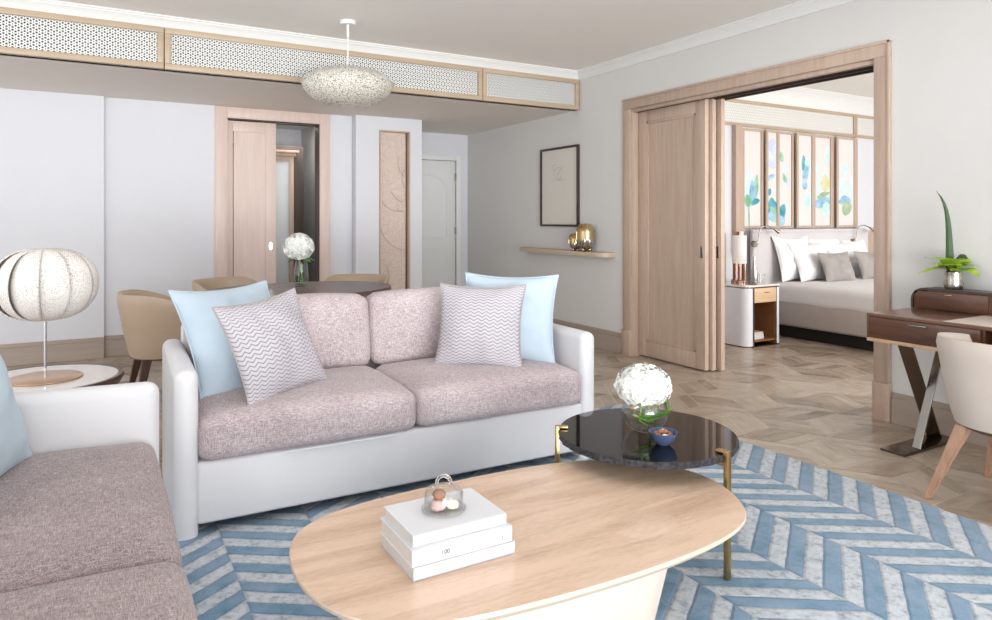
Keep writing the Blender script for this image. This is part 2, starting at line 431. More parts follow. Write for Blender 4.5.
def puff(w, d, h, r=.05, crown=.03, n=14, seed=0, wr=.004):
    """upholstered block: rounded box centred on x,y with its base at z=0 and a crowned top"""
    bm = B(); bmesh.ops.create_cube(bm, size=2)
    bmesh.ops.subdivide_edges(bm, edges=bm.edges[:], cuts=n, use_grid_fill=True)
    hw, hd, hh = w / 2, d / 2, h / 2
    for v in bm.verts:
        # spread samples towards the edges so the rounding is well resolved
        f = lambda c: math.copysign(abs(c) ** .8, c)
        p = Vector((f(v.co.x) * hw, f(v.co.y) * hd, f(v.co.z) * hh))
        q = Vector((max(-hw + r, min(hw - r, p.x)), max(-hd + r, min(hd - r, p.y)), max(-hh + r, min(hh - r, p.z))))
        dl = p - q
        if dl.length > 1e-6: p = q + dl.normalized() * min(r, dl.length if dl.length < r else r)
        a = 1 - (p.x / hw) ** 2; b = 1 - (p.y / hd) ** 2; c = 1 - (p.z / hh) ** 2
        nz = mnoise.noise(p * 5 + Vector((seed * 7.3, 0, 0))) * wr
        if p.z > 0: p.z += crown * max(0, a) ** .5 * max(0, b) ** .5
        p.x += math.copysign(.35 * crown * max(0, b) * max(0, c), p.x) * (abs(p.x) / hw) ** 3
        p.y += math.copysign(.35 * crown * max(0, a) ** .4 * max(0, c), p.y) * (abs(p.y) / hd) ** 3
        p += Vector((nz, nz, nz))
        v.co = p + Vector((0, 0, hh))
    return bm
def pillow_bm(w, h, t, n=26, pinch=.07, seed=0, wr=.010):
    """pillow standing in the local xz plane, base corner line at z=0, thickness along y; UV over each face"""
    bm = B(); uvl = bm.loops.layers.uv.new('UVMap'); grids = []
    for s in (-1, 1):
        g = []
        for i in range(n + 1):
            row = []
            for j in range(n + 1):
                u = -1 + 2 * i / n; v = -1 + 2 * j / n
                u2 = math.sin(u * math.pi / 2) * .35 + u * .65; v2 = math.sin(v * math.pi / 2) * .35 + v * .65
                x = w / 2 * u2 * (1 - pinch * (1 - v2 * v2)); z = h / 2 * v2 * (1 - pinch * (1 - u2 * u2))
                e = max(0, 1 - u2 * u2) ** .62 * max(0, 1 - v2 * v2) ** .62
                sv = Vector((x * 7 + seed * 3.1, s * 3.0, z * 7))
                wrk = mnoise.noise(sv) * wr * 1.6 * e + mnoise.noise(sv * 2.3) * wr * e
                y = s * (t / 2 * e + wrk)
                if (i in (0, n) or j in (0, n)) and s == 1: row.append(grids[0][i][j])
                else: row.append(bm.verts.new((x, y, z + h / 2)))
            g.append(row)
        grids.append(g)
        for i in range(n):
            for j in range(n):
                q = [g[i][j], g[i + 1][j], g[i + 1][j + 1], g[i][j + 1]]; ij = [(i, j), (i + 1, j), (i + 1, j + 1), (i, j + 1)]
                if s == 1: q.reverse(); ij.reverse()
                f = bm.faces.new(q)
                for lp, (a, b) in zip(f.loops, ij): lp[uvl].uv = (a / n, b / n)
    rim = [grids[0][i][0].co.copy() for i in range(n)] + [grids[0][n][j].co.copy() for j in range(n)] + \
          [grids[0][n - i][n].co.copy() for i in range(n)] + [grids[0][0][n - j].co.copy() for j in range(n)]
    return bm, rim
def pillow(name, label, cat, mat, BL, BR, TL, t, group=None, seed=0, wr=.013, pinch=.10, pipe=None):
    BL, BR, TL = Vector(BL), Vector(BR), Vector(TL)
    X = (BR - BL); w = X.length; X.normalize(); Z = (TL - BL); Z = Z - X * Z.dot(X); h = Z.length; Z.normalize(); Y = Z.cross(X)
    bm, rim = pillow_bm(w, h, t, seed=seed, wr=wr, pinch=pinch)
    root = thing(name, label, cat, group=group)
    root.matrix_world = Matrix.Translation((BL + BR) / 2) @ Matrix((X, Y, Z)).transposed().to_4x4()
    new('cover', bm, mat, root, 80)
    b = B(); tube(b, rim + [rim[0]], .004, 6, cap=False); new('piping', b, pipe or mat, root, 80)
    return root

def copy_tree(o, parent=None):
    c = o.copy(); C.objects.link(c); c.parent = parent
    for ch in o.children: copy_tree(ch, c)
    return c

# ------------------------------------------------------------------ the shell of the room
XW, YB, Y3, Y2, Y2P = 4.404, 5.866, 8.396, 7.502, 7.45
ZS, ZC = 2.461, 2.855
WT = .28                                # thickness of the wall towards the bedroom
DY0, DY1, DZ = 2.654, 5.027, 2.352      # clear opening to the bedroom

# floor: one object of rhombic blocks, three planks each, over a pale joint bed
def build_floor():
    bm = B(); uvl = bm.loops.layers.uv.new('UVMap'); tl = bm.faces.layers.float.new('tint')
    box(bm, -3.4, 9.6, -2.4, 10.4, -.12, -.0015, mi=1)
    s = .33; g = .0045; rnd = random.Random(3)
    a1 = Vector((1, 0)); dirs = [Vector((math.cos(R(60 * k)), math.sin(R(60 * k)))) for k in range(6)]
    for iy in range(-8, 36):
        for ix in range(-14, 32):
            cx = ix * s * math.sqrt(3) + (iy % 2) * s * math.sqrt(3) / 2; cy = iy * 1.5 * s
            c0 = Vector((cy, cx))   # transposed so that one plank direction runs along x
            for k in (0, 2, 4):
                e1, e2 = dirs[k] * s, dirs[(k + 2) % 6] * s
                ctr = c0 + (e1 + e2) / 2
                if not (-3.3 < ctr.x < 9.4 and -2.2 < ctr.y < 10.2): continue
                if ctr.y > 5.6 and ctr.x > 4.6: continue
                along, across = e1, e2
                blk = rnd.random()
                for q in range(3):
                    m = g / s
                    p = c0 + across * ((q + m) / 3)
                    A = [p + along * m, p + along * (1 - m), p + along * (1 - m) + across * (1 / 3 - m), p + along * m + across * (1 / 3 - m)]
                    vs = [bm.verts.new((a.x, a.y, 0)) for a in A]
                    f = bm.faces.new(vs); f[tl] = max(0, min(1, .45 * blk + .55 * rnd.random()))
                    if f.normal.z < 0: f.normal_flip()
                    ou = rnd.random() * 20; ov = rnd.random() * 20
                    uvs = {vs[0]: (0, 0), vs[1]: (s, 0), vs[2]: (s, s / 3), vs[3]: (0, s / 3)}
                    for lp in f.loops: lp[uvl].uv = (uvs[lp.vert][0] + ou, uvs[lp.vert][1] + ov)
    me = bpy.data.meshes.new('floor'); bm.normal_update()
    for f in bm.faces:
        if len(f.verts) == 4 and abs(f.verts[0].co.z) < 1e-6 and f.normal.z < 0: f.normal_flip()
    bm.to_mesh(me); bm.free()
    me.materials.append(MT['floor']); me.materials.append(MT['joint'])
    o = bpy.data.objects.new('floor', me); C.objects.link(o); o['kind'] = 'structure'
build_floor()

bm = B(); box(bm, -3.4, 9.6, -2.4, 8.6, ZC, ZC + .12); struct('ceiling', bm, 'ceil')
bm = B(); box(bm, -3.4, XW, YB + .03, Y3 + .1, ZS, ZS + .1); box(bm, -3.4, XW, YB + .03, YB + .09, ZS, ZC); struct('trim_1', bm, 'soffit', label='lowered ceiling over the dining side')
# wall towards the bedroom, with its opening
bm = B()
box(bm, XW, XW + WT, -2.4, DY0, 0, ZC); box(bm, XW, XW + WT, DY1 + 0.0, Y3 + .1, 0, ZC); box(bm, XW, XW + WT, DY0, DY1, DZ, ZC)
struct('wall_right', bm, 'wall')
# wall on the dining side: plain stretch, the thicker panel, opening and pillar
OX0, OX1, OZ = 1.147, 2.10, 2.345
bm = B()
box(bm, .05, OX0, Y2, Y2 + .16, 0, ZS); box(bm, OX0, OX1, Y2, Y2 + .16, OZ, ZS); box(bm, OX1, 2.47, Y2, Y2 + .16, 0, ZS)
box(bm, -3.4, .05, Y2P, Y2 + .16, 0, ZS)
struct('wall_back', bm, 'wall_cool')
# projecting wall with the tall niche
NX0, NX1, NZ = 2.745, 3.12, 2.315
bm = B()
CX0, CX1, CY = 2.475, 3.27, 7.38
box(bm, CX0, NX0, CY, Y3 + .1, 0, ZS); box(bm, NX1, CX1, CY, Y3 + .1, 0, ZS); box(bm, NX0, NX1, CY, Y3 + .1, NZ, ZS); box(bm, NX0, NX1, CY + .12, Y3 + .1, 0, NZ)
struct('wall_niche', bm, 'wall_cool')
bm = B()
AX0, AX1, AZ = 3.36, 4.227, 2.10
box(bm, CX1, AX0, Y3, Y3 + .1, 0, ZS); box(bm, AX1, XW, Y3, Y3 + .1, 0, ZS); box(bm, AX0, AX1, Y3, Y3 + .1, AZ, ZS)
struct('wall_alcove', bm, 'wall_cool')

# crown mouldings
def crown(bm, p0, p1, nrm, z=ZC, s=1.0):
    prof = [(0, -.085), (.012, -.085), (.018, -.07), (.03, -.055), (.045, -.03), (.058, -.022), (.062, -.012), (.075, -.01), (.075, 0), (0, 0)]
    nrm = Vector(nrm); vs = []
    for p in (p0, p1):
        vs.append([bm.verts.new((p[0] + nrm.x * a * s, p[1] + nrm.y * a * s, z + b * s)) for a, b in prof])
    n = len(prof)
    for i in range(n): bm.faces.new((vs[0][i], vs[0][(i + 1) % n], vs[1][(i + 1) % n], vs[1][i]))
    bm.faces.new(vs[0]); bm.faces.new(vs[1][::-1])
bm = B(); crown(bm, (XW, -2.4), (XW, YB), (-1, 0)); struct('trim_2', bm, 'crown', label='white crown moulding on the wall beside the bedroom opening')
bm = B(); crown(bm, (-3.4, YB - .0), (XW, YB - .0), (0, -1)); struct('trim_3', bm, 'crown', label='white crown moulding above the fretwork panels')

# skirting
def skirt(name, segs, mat):
    bm = B()
    for x0, x1, y0, y1 in segs:
        box(bm, x0, x1, y0, y1, 0, .16, .002, 1)
        ins = .006
        if x1 - x0 > y1 - y0: box(bm, x0, x1, y0 + ins, y1, .16, .197, .003, 1)
        else: box(bm, x0 + ins, x1, y0, y1, .16, .197, .003, 1)
    struct(name, bm, mat)
skirt('baseboard_right', [(XW - .02, XW, -2.4, 2.54), (XW - .02, XW, 5.135, Y3)], 'basewood_y')
skirt('baseboard_back', [(-3.4, .05, Y2P - .02, Y2P), (.03, 1.03, Y2 - .02, Y2), (2.22, 2.455, Y2 - .02, Y2), (2.455, NX0 - .03, CY - .02, CY), (NX1 + .03, CX1 + .02, CY - .02, CY)], 'basewood')
skirt('baseboard_alcove', [(CX1, AX0 - .07, Y3 - .02, Y3), (AX1 + .07, XW - .02, Y3 - .02, Y3)], 'basewood')

# fretwork bulkhead panels
def fret_panel(x0, x1, label, y=YB, z0=ZS - .004, z1=2.775, mat='oak_h', fw=.044, dep=.03, lat='lattice'):
    r = thing('fretwork_panel', label, 'panel', ((x0 + x1) / 2, y, z0), group=None)
    w = (x1 - x0) / 2 - .003; h = z1 - z0
    bm = B()
    box(bm, -w, w, -dep, .02, 0, fw, .004); box(bm, -w, w, -dep, .02, h - fw, h, .004)
    box(bm, -w, -w + fw, -dep, .02, fw, h - fw, .004); box(bm, w - fw, w, -dep, .02, fw, h - fw, .004)
    new('frame', bm, mat, r)
    new('fretwork', bx(-w + fw, w - fw, -.004, .015, fw, h - fw), lat, r)
    return r
fret_panel(-2.35, .44, "long fretwork panel in an oak frame at the left end of the bulkhead")
fret_panel(.44, 3.23, 'long fretwork panel in an oak frame, directly behind the hanging pendant')
fret_panel(3.23, XW - .01, 'short fretwork panel in an oak frame, next to the picture wall')

# casing helper around an opening on x = const plane
def door_casing_right():
    bm = B(); cw = .106; x0 = XW - .022
    for a, b in ((DY0 - cw, DY0), (DY1, DY1 + cw)):
        box(bm, x0, XW, a, b, .245, DZ, .003)
        box(bm, x0 - .012, XW, a - .004, b + .004, 0, .245, .003)
    box(bm, x0, XW, DY0 - cw, DY1 + cw, DZ, DZ + .1, .003)
    box(bm, x0 - .008, x0 + .002, DY0 - cw, DY1 + cw, DZ + .082, DZ + .1, .002)   # raised outer bead
    box(bm, x0 - .008, x0 + .002, DY0 - cw, DY0 - cw + .016, .245, DZ + .1, .002)
    # linings
    box(bm, XW, XW + WT, DY1 - .005, DY1 + .02, 0, DZ, .002)
    box(bm, XW, XW + WT, DY0 - .02, DY0 + .006, 0, DZ, .002)
    box(bm, XW, XW + .04, DY0, DY1, DZ - .03, DZ + .01, .002)
    struct('trim_4', bm, 'oak', label='limed oak casing around the bedroom opening')
    bm = B(); box(bm, XW + .04, XW + WT, DY0, DY1, DZ - .004, DZ + .01)
    for x in (XW + .06, XW + .155, XW + .25): box(bm, x - .008, x + .008, DY0, DY1, DZ - .03, DZ)
    struct('trim_5', bm, 'dark_gap', label='sliding door track in the head of the bedroom opening')
door_casing_right()

def panel_leaf(name, y0, y1, x, th, ztop, label, pull='edge', inset=.11):
    """sliding leaf in the plane x=const; face towards -x"""
    bm = B(); z0 = .012; st = inset
    box(bm, x, x + th, y0, y0 + st, z0, ztop, .002); box(bm, x, x + th, y1 - st, y1, z0, ztop, .002)
    box(bm, x, x + th, y0 + st, y1 - st, z0, z0 + .14, .002); box(bm, x, x + th, y0 + st, y1 - st, ztop - st, ztop, .002)
    o = struct(name, bm, 'oak'); o['label'] = label
    bm = B(); box(bm, x + .014, x + th - .01, y0 + st - .01, y1 - st + .01, z0 + .13, ztop - st + .01)
    struct('panel', bm, 'oak', o)
    bm = B()
    a, b, c, d = y0 + st, y1 - st, z0 + .14, ztop - st
    for q in ((a, a + .022, c, d), (b - .022, b, c, d), (a, b, c, c + .022), (a, b, d - .022, d)): box(bm, x + .003, x + .016, q[0], q[1], q[2], q[3], .004)
    struct('moulding', bm, 'oak', o)
    bm = B(); zz = 1.02
    box(bm, x - .003, x + .002, y0 + .028, y0 + .052, zz - .05, zz + .05, .001, mi=0); box(bm, x - .0035, x - .002, y0 + .034, y0 + .046, zz - .038, zz + .038, mi=1)
    struct('pull', bm, ['steel', 'dark_gap'], o)
    return o
panel_leaf('door_1', 4.18, 5.02, XW + .072, .045, DZ - .02, 'front sliding oak leaf of the bedroom opening')
panel_leaf('door_2', 4.115, 4.95, XW + .195, .045, DZ - .02, 'rear sliding oak leaf of the bedroom opening')
bm = B(); box(bm, XW + .128, XW + .172, 4.15, 4.99, .012, DZ - .02, .003); struct('door_3', bm, 'oak', label='middle sliding oak leaf of the bedroom opening')

# dining-side opening: casing, sliding leaf, hall beyond
bm = B(); y = Y2 - .022
box(bm, OX0 - .117, OX0, y, Y2, 0, ZS - .002, .003); box(bm, OX1, OX1 + .115, y, Y2, 0, ZS - .002, .003); box(bm, OX0, OX1, y, Y2, OZ, ZS - .002, .003)
box(bm, OX0 - .015, OX0 + .0, y - .006, y, 0, OZ, .002); box(bm, OX0 - .015, OX1 + .015, y - .006, y, OZ, OZ + .015, .002); box(bm, OX1, OX1 + .015, y - .006, y, 0, OZ, .002)
box(bm, OX0 - .0, OX0 + .01, Y2, Y2 + .05, 0, OZ)
struct('trim_6', bm, 'oak_pink_lit', label='limed oak casing around the hall opening')
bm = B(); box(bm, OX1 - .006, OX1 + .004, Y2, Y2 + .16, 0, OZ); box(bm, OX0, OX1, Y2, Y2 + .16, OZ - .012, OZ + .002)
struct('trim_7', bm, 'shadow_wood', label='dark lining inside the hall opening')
# leaf (face towards -y)
lx0, lx1, ly = OX0 + .012, 1.645, Y2 + .03
bm = B(); z0, zt, st = .012, OZ - .02, .11
box(bm, lx0 - .05, lx0 + .05, ly, ly + .045, z0, zt, .002); box(bm, lx1 - st, lx1, ly, ly + .045, z0, zt, .002)
box(bm, lx0 + .05, lx1 - st, ly, ly + .045, z0, z0 + .14, .002); box(bm, lx0 + .05, lx1 - st, ly, ly + .045, zt - st, zt, .002)
d4 = struct('door_4', bm, 'oak_pink_lit'); d4['label'] = 'sliding oak door half closing the hall opening'
struct('panel', bx(lx0 + .06, lx1 - st + .01, ly + .012, ly + .035, z0 + .13, zt - st + .01), 'oak_pink_lit', d4)
bm = B(); lathe(bm, [(.0, .0), (.02, .0), (.02, .006), (0, .006)], 24)
for v in bm.verts: v.co = Vector((lx1 - .055 + v.co.x * .9, ly - .003 + v.co.z * .5, 1.02 + v.co.y * 2.1))
struct('pull', bm, 'chrome', d4)
# hall
bm = B(); box(bm, .6, 2.46, 9.3, 9.4, 0, 2.6); box(bm, .5, .6, Y2 + .16, 10.3, 0, 2.6); struct('wall_hall', bm, 'wall_cool')
bm = B(); box(bm, 2.36, 2.46, Y2 + .16, 10.2, 0, 2.6); struct('wall_hall_side', bm, 'wall')
bm = B(); box(bm, .5, 2.46, Y2 + .16, 10.3, 2.5, 2.6); struct('ceiling_hall', bm, 'ceil')
# framed glazed wardrobe door seen through the opening
w = thing('wardrobe', 'tall wardrobe with pale glass door and cornice, seen through the hall opening', 'wardrobe', (1.805, 8.3, 0))
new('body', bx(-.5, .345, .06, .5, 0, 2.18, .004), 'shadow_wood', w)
bm = B(); box(bm, -.5, -.44, 0, .06, 0, 2.05, .003); box(bm, .16, .215, 0, .06, 0, 2.05, .003); box(bm, -.44, .16, 0, .06, 1.99, 2.05, .003); box(bm, -.44, .16, 0, .06, 0, .12, .003); new('door_frame', bm, 'oak', w)
new('door_glass', bx(-.44, .16, .02, .04, .12, 1.99), 'mirrorish', w)
bm = B(); box(bm, -.5, .24, -.02, .06, 2.05, 2.09, .006); box(bm, -.5, .27, -.05, .06, 2.09, 2.12, .006); new('cornice', bm, 'oak', w)
area('hall_fill_light', (2.1, 8.2, 2.46), (2.1, 8.2, 0), .4, .4, 9, (1, .97, .93))  # added fill, hidden above the opening, to brighten the hall

# niche panel
n = thing('relief_panel', 'tall narrow carved relief panel framed in oak, set into the projecting white wall', 'wall panel', ((NX0 + NX1) / 2, CY, 0))
hw = (NX1 - NX0) / 2
new('relief', bx(-hw + .004, hw - .03, .06, .085, .02, NZ - .012), 'relief', n)
bm = B(); box(bm, -hw + .002, -hw + .014, -.012, .09, 0, NZ - .002, .001); box(bm, hw - .014, hw - .002, -.012, .09, 0, NZ - .002, .001); box(bm, -hw + .014, hw - .014, -.012, .09, NZ - .016, NZ - .002, .001)
new('frame', bm, 'oak', n)
rnd = random.Random(5)
for (sx, sz, ang, ln) in [(.07, 2.02, -100, .42), (.15, 1.9, -120, .30), (-.02, 1.62, -60, .34), (-.13, 1.5, -50, .30), (-.15, 1.2, -70, .55), (.05, 1.42, -40, .2), (-.1, .5, 50, .3)]:
    pts = []; x, z, a = sx, sz, R(ang)
    for i in range(14):
        if -.165 < x < .145: pts.append((x, .056, z))
        x += math.cos(a) * ln / 14; z += math.sin(a) * ln / 14; a += R(rnd.uniform(3, 9))
    if len(pts) > 3:
        bm = B(); tube(bm, pts, .0035, 6); o = new('vine', bm, 'basewood', n)

# alcove door
bm = B(); box(bm, AX0, AX1, Y3 + .02, Y3 + .06, .01, AZ - .004, .002)
d5 = struct('door_5', bm, 'crown'); d5['label'] = 'white panelled door in the alcove'
bm = B()
def loop_strip(bm, pts, y, r=.009):
    tube(bm, [(p[0], y, p[1]) for p in pts] + [(pts[0][0], y, pts[0][1])], r, 6, cap=False)
cx = (AX0 + AX1) / 2; pw = .30
up = [(cx - pw, 1.06), (cx + pw, 1.06)] + [(cx + pw * math.cos(a), 1.68 + .22 * math.sin(a)) for a in [math.pi * k / 14 for k in range(15)]]
loop_strip(bm, up, Y3 + .02); loop_strip(bm, [(cx - pw, .2), (cx + pw, .2), (cx + pw, .9), (cx - pw, .9)], Y3 + .02)
struct('panel_moulding', bm, 'crown', d5)
for z in (.35, 1.15, 1.88):
    bm = B(); box(bm, AX1 - .012, AX1 + .010, Y3 - .006, Y3 + .02, z - .05, z + .05, .003); struct('hinge', bm, 'nickel', d5)
bm = B(); cw = .065
box(bm, AX0 - cw, AX0, Y3 - .02, Y3 + .02, 0, AZ + cw, .004); box(bm, AX1, AX1 + cw, Y3 - .02, Y3 + .02, 0, AZ + cw, .004); box(bm, AX0, AX1, Y3 - .02, Y3 + .02, AZ, AZ + cw, .004)
struct('trim_8', bm, 'crown', label='white casing around the alcove door')

# ------------------------------------------------------------------ rug
bm = B(); box(bm, -.27, RX1, .3, RY1, .001, .014, .004, 2)
rug = new('rug', bm, 'rug'); tag(rug, 'blue and silver chevron tufted rug under the sofas and coffee tables', 'rug')

# ------------------------------------------------------------------ sofas
ZR = .014
def arm(bm, x0, x1, d0, d1, z, lift=0):
    box(bm, x0, x1, d0, d1, -.07, z, min(.040, (x1 - x0) * .44), 5)
    for v in bm.verts:
        v.co.z = max(0, v.co.z)
        if v.co.z > z * .5: v.co.z += lift * max(0, (v.co.y - d0) / (d1 - d0))
def sofa(label, loc, rz, Wd, arms, cushions, tweed_m, D=.90, backs=True, lift=0.0, inset=.0):
    r = thing('sofa', label, 'sofa', loc, rz)
    hw = Wd / 2; at = .095; za = .69 - ZR
    for s in arms:
        bm = B(); arm(bm, *( (-hw, -hw + at) if s < 0 else (hw - at, hw)), 0, D, za, lift)
        new('armrest', bm, 'leather', r)
    bm = B(); box(bm, -hw + at * .9, hw - at * .9, .012, D - .05, .042, .298, .018, 3); new('base', bm, 'leather', r)
    bm = B(); box(bm, -hw + at * .9, hw - at * .9, D - .1, D - .005, .3, .76, .03, 3); new('back_panel', bm, 'leather', r)
    for x in (-hw + .25, hw - .25):
        for y in (.3, D - .15): new('foot', bx(x - .03, x + .03, y - .03, y + .03, 0, .07), 'black', r)
    iw = Wd - 2 * at; cw = iw / cushions
    for i in range(cushions):
        b = puff(cw - .004, .69, .182, .045, .035, seed=i)
        for v in b.verts: v.co += Vector((-iw / 2 + cw * (i + .5), .345 - .012 + inset, .295))
        new('seat_cushion', b, tweed_m, r, 60)
        b = puff(cw - .006, .16, .395, .055, .02, seed=i + 5)
        for v in b.verts:
            v.co.y += .73 + (v.co.z) * .12; v.co.x += -iw / 2 + cw * (i + .5); v.co.z += .465
        new('back_cushion', b, tweed_m, r, 60)
    return r
sofa('ivory leather sofa with mauve tweed cushions and four pillows, facing the coffee tables', (1.302, 2.985, ZR), -1.5, 2.085, (-1, 1), 2, 'tweed')
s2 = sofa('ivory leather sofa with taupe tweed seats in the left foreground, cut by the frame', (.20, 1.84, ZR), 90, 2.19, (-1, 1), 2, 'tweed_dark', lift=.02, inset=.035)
# pull tag strips under the left seat cushion
b = B(); box(b, -.62, -.12, -.012, -.004, .290, .298, .002); new('zip', b, 'paper', bpy.data.objects['sofa'])

pillow('pillow', 'large pale blue pillow leaning in the left corner of the longer tweed sofa', 'pillow', 'blue_cloth', (.40, 3.30, .465), (.88, 3.40, .485), (.215, 3.68, .95), .20, seed=1)
pillow('pillow', 'grey wave-stitched pillow in front of the blue one at the left end of the sofa', 'pillow', 'wavy', (.56, 3.06, .478), (.975, 3.32, .52), (.545, 3.27, .93), .17, seed=2, pipe='greysilk')
pillow('pillow', 'large pale blue pillow standing against the right arm of the sofa', 'pillow', 'blue_cloth', (1.78, 3.49, .49), (2.19, 3.13, .485), (1.80, 3.64, .99), .19, seed=3)
pillow('pillow', 'grey wave-stitched pillow in front of the blue one beside the right arm', 'pillow', 'wavy', (1.575, 3.40, .49), (1.95, 3.09, .49), (1.66, 3.53, .94), .17, seed=4, pipe='greysilk')
pillow('pillow', 'pale blue pillow at the left edge of the photo on the foreground sofa', 'pillow', 'blue_cloth', (-.33, 2.27, .49), (-.19, 2.80, .49), (-.50, 2.29, .98), .2, seed=5)

# ------------------------------------------------------------------ coffee table (pale oak)
raw = [(.44, 1.80), (.46, 1.97), (.52, 2.09), (.66, 2.165), (.89, 2.192), (1.17, 2.195), (1.45, 2.18), (1.70, 2.115), (1.86, 1.98), (1.915, 1.80), (1.885, 1.64), (1.80, 1.50), (1.70, 1.435), (1.54, 1.395), (1.30, 1.38), (1.10, 1.385), (.90, 1.40), (.70, 1.43), (.55, 1.50), (.465, 1.64)]
def chaikin(p, it=3):
    for _ in range(it):
        q = []
        for i in range(len(p)):
            a, b = p[i], p[(i + 1) % len(p)]
            q += [(a[0] * .75 + b[0] * .25, a[1] * .75 + b[1] * .25), (a[0] * .25 + b[0] * .75, a[1] * .25 + b[1] * .75)]
        p = q
    return p
cen = (1.17, 1.79)
out = [(x - cen[0], y - cen[1]) for x, y in chaikin(raw)][::-1]
ct = thing('coffee_table', 'pale oak coffee table with rounded pebble top and white base, carrying books', 'coffee table', (cen[0], cen[1], ZR))
zt = .37 - ZR
bm = B(); n_ = len(out)
rings = []
for k, z in ((.94, zt - .035), (.985, zt - .018), (.998, zt - .012), (1.0, zt - .004), (.996, zt)):
    rings.append([bm.verts.new((x * k, y * k, z)) for x, y in out])
for a, b in zip(rings, rings[1:]):
    for i in range(n_): bm.faces.new((a[i], a[(i + 1) % n_], b[(i + 1) % n_], b[i])).material_index = 1
bm.faces.new(rings[0]).material_index = 1; bm.faces.new(rings[-1][::-1]).material_index = 0
new('tabletop', bm, ['table_oak', 'table_edge'], ct)
bm = B()
pts = [(x * .62, y * .60) for x, y in out]
prism(bm, pts[::-1], 0, zt - .034, 0, taper=.80)
for v in bm.verts: v.co.x += .06; v.co.y -= .0
new('base', bm, 'white_wood', ct)

# books
def book(label, x0, x1, y0, y1, z, h, cover, spine_text=False):
    b = thing('book', label, 'book', ((x0 + x1) / 2, (y0 + y1) / 2, z))
    w, d = (x1 - x0) / 2, (y1 - y0) / 2; c = .003
    bm = B(); box(bm, -w, w, -d, d, 0, c, .0008, 1); box(bm, -w, w, -d, d, h - c, h, .0008, 1); box(bm, -w, w, -d, -d + c, 0, h, .0012, 2)
    new('cover', bm, cover, b)
    new('pages', bx(-w + .004, w - .004, -d + c, d - .004, c, h - c), 'pages', b)
    return b
book('pale grey hardback at the bottom of the coffee table stack', .70, 1.005, 1.632, 1.868, .37, .037, 'grey_cover')
b2 = book('white hardback with 100 on its spine, middle of the coffee table stack', .695, .995, 1.630, 1.862, .4072, .044, 'paper')
b3 = book('white hardback on top of the coffee table stack, under the glass dome', .704, .985, 1.645, 1.858, .4514, .031, 'paper')
def text(name, s, size, loc, rot, mat, parent, ext=.0003):
    cu = bpy.data.curves.new(name, 'FONT'); cu.body = s; cu.size = size; cu.extrude = ext; cu.offset = .0006; cu.align_x = 'CENTER'; cu.align_y = 'CENTER'
    tmp = bpy.data.objects.new(name, cu); C.objects.link(tmp)
    me = bpy.data.meshes.new_from_object(tmp.evaluated_get(bpy.context.evaluated_depsgraph_get())); bpy.data.objects.remove(tmp)
    o = bpy.data.objects.new(name, me); C.objects.link(o); me.materials.append(MT[mat]); o.parent = parent; o.location = loc; o.rotation_euler = rot
    return o
text('spine_title', '100', .017, (-.055, -.1166, .021), (R(90), 0, 0), 'spine_ink', b2)
bm = B()
for k in range(9): box(bm, -.02 + k * .011, -.012 + k * .011, -.1168, -.1162, .017, .017 + (.008 if k % 3 else .011))
new('faint_lettering', bm, 'faint_ink', b2)
bm = B(); box(bm, .118, .1205, -.1168, -.1162, .010, .024); box(bm, .118, .121, -.1168, -.1162, .029, .032); new('spine_mark', bm, 'ink', b2)

# glass dome with sweets
gd = thing('glass_dome', 'small clear glass dish with domed lid and loop handle, on the top book', 'dish', (.843, 1.751, .4830))
bm = B(); lathe(bm, [(0, .0), (.058, .0), (.063, .004), (.063, .008), (.057, .006), (0, .005)], 48); new('dish', bm, 'thin_glass', gd)
bm = B(); lathe(bm, [(.054, .008), (.055, .050), (.050, .058), (.034, .064), (.02, .070), (0, .072), (0, .069), (.02, .067), (.033, .061), (.048, .055), (.052, .048), (.051, .008), (.054, .008)], 48); new('lid', bm, 'glass', gd)
bm = B(); tube(bm, [(.02 * math.cos(a), 0, .074 + .022 * math.sin(a)) for a in [math.pi * k / 12 for k in range(13)]], .005, 10); h_ = new('handle', bm, 'solid_glass', gd); h_.rotation_euler = (0, 0, R(-30))
k = 0
for (dx, dy, dz, r_, m_, lb) in [(-.018, .0, .006, .022, 'candy_pink', 'pink sweet at the bottom left inside the glass dish'), (.022, -.012, .006, .018, 'candy_cream', 'cream sweet at the bottom right inside the glass dish'), (.005, .026, .006, .018, 'candy_cream', 'cream sweet at the back inside the glass dish'), (-.012, .004, .034, .019, 'candy_brown', 'brown crusted sweet on top inside the glass dish')]:
    bm = B(); lathe(bm, [(0, 0), (r_ * .8, .0), (r_, r_ * .35), (r_ * .95, r_ * .8), (r_ * .6, r_ * 1.15), (0, r_ * 1.25)], 20)
    for v in bm.verts: v.co += Vector((mnoise.noise(v.co * 120), mnoise.noise(v.co * 110 + Vector((3, 0, 0))), 0)) * .002
    o = new('sweet', bm, m_, None, 60); o.location = (.843 + dx, 1.751 + dy, .483 + dz); tag(o, lb, 'sweet')

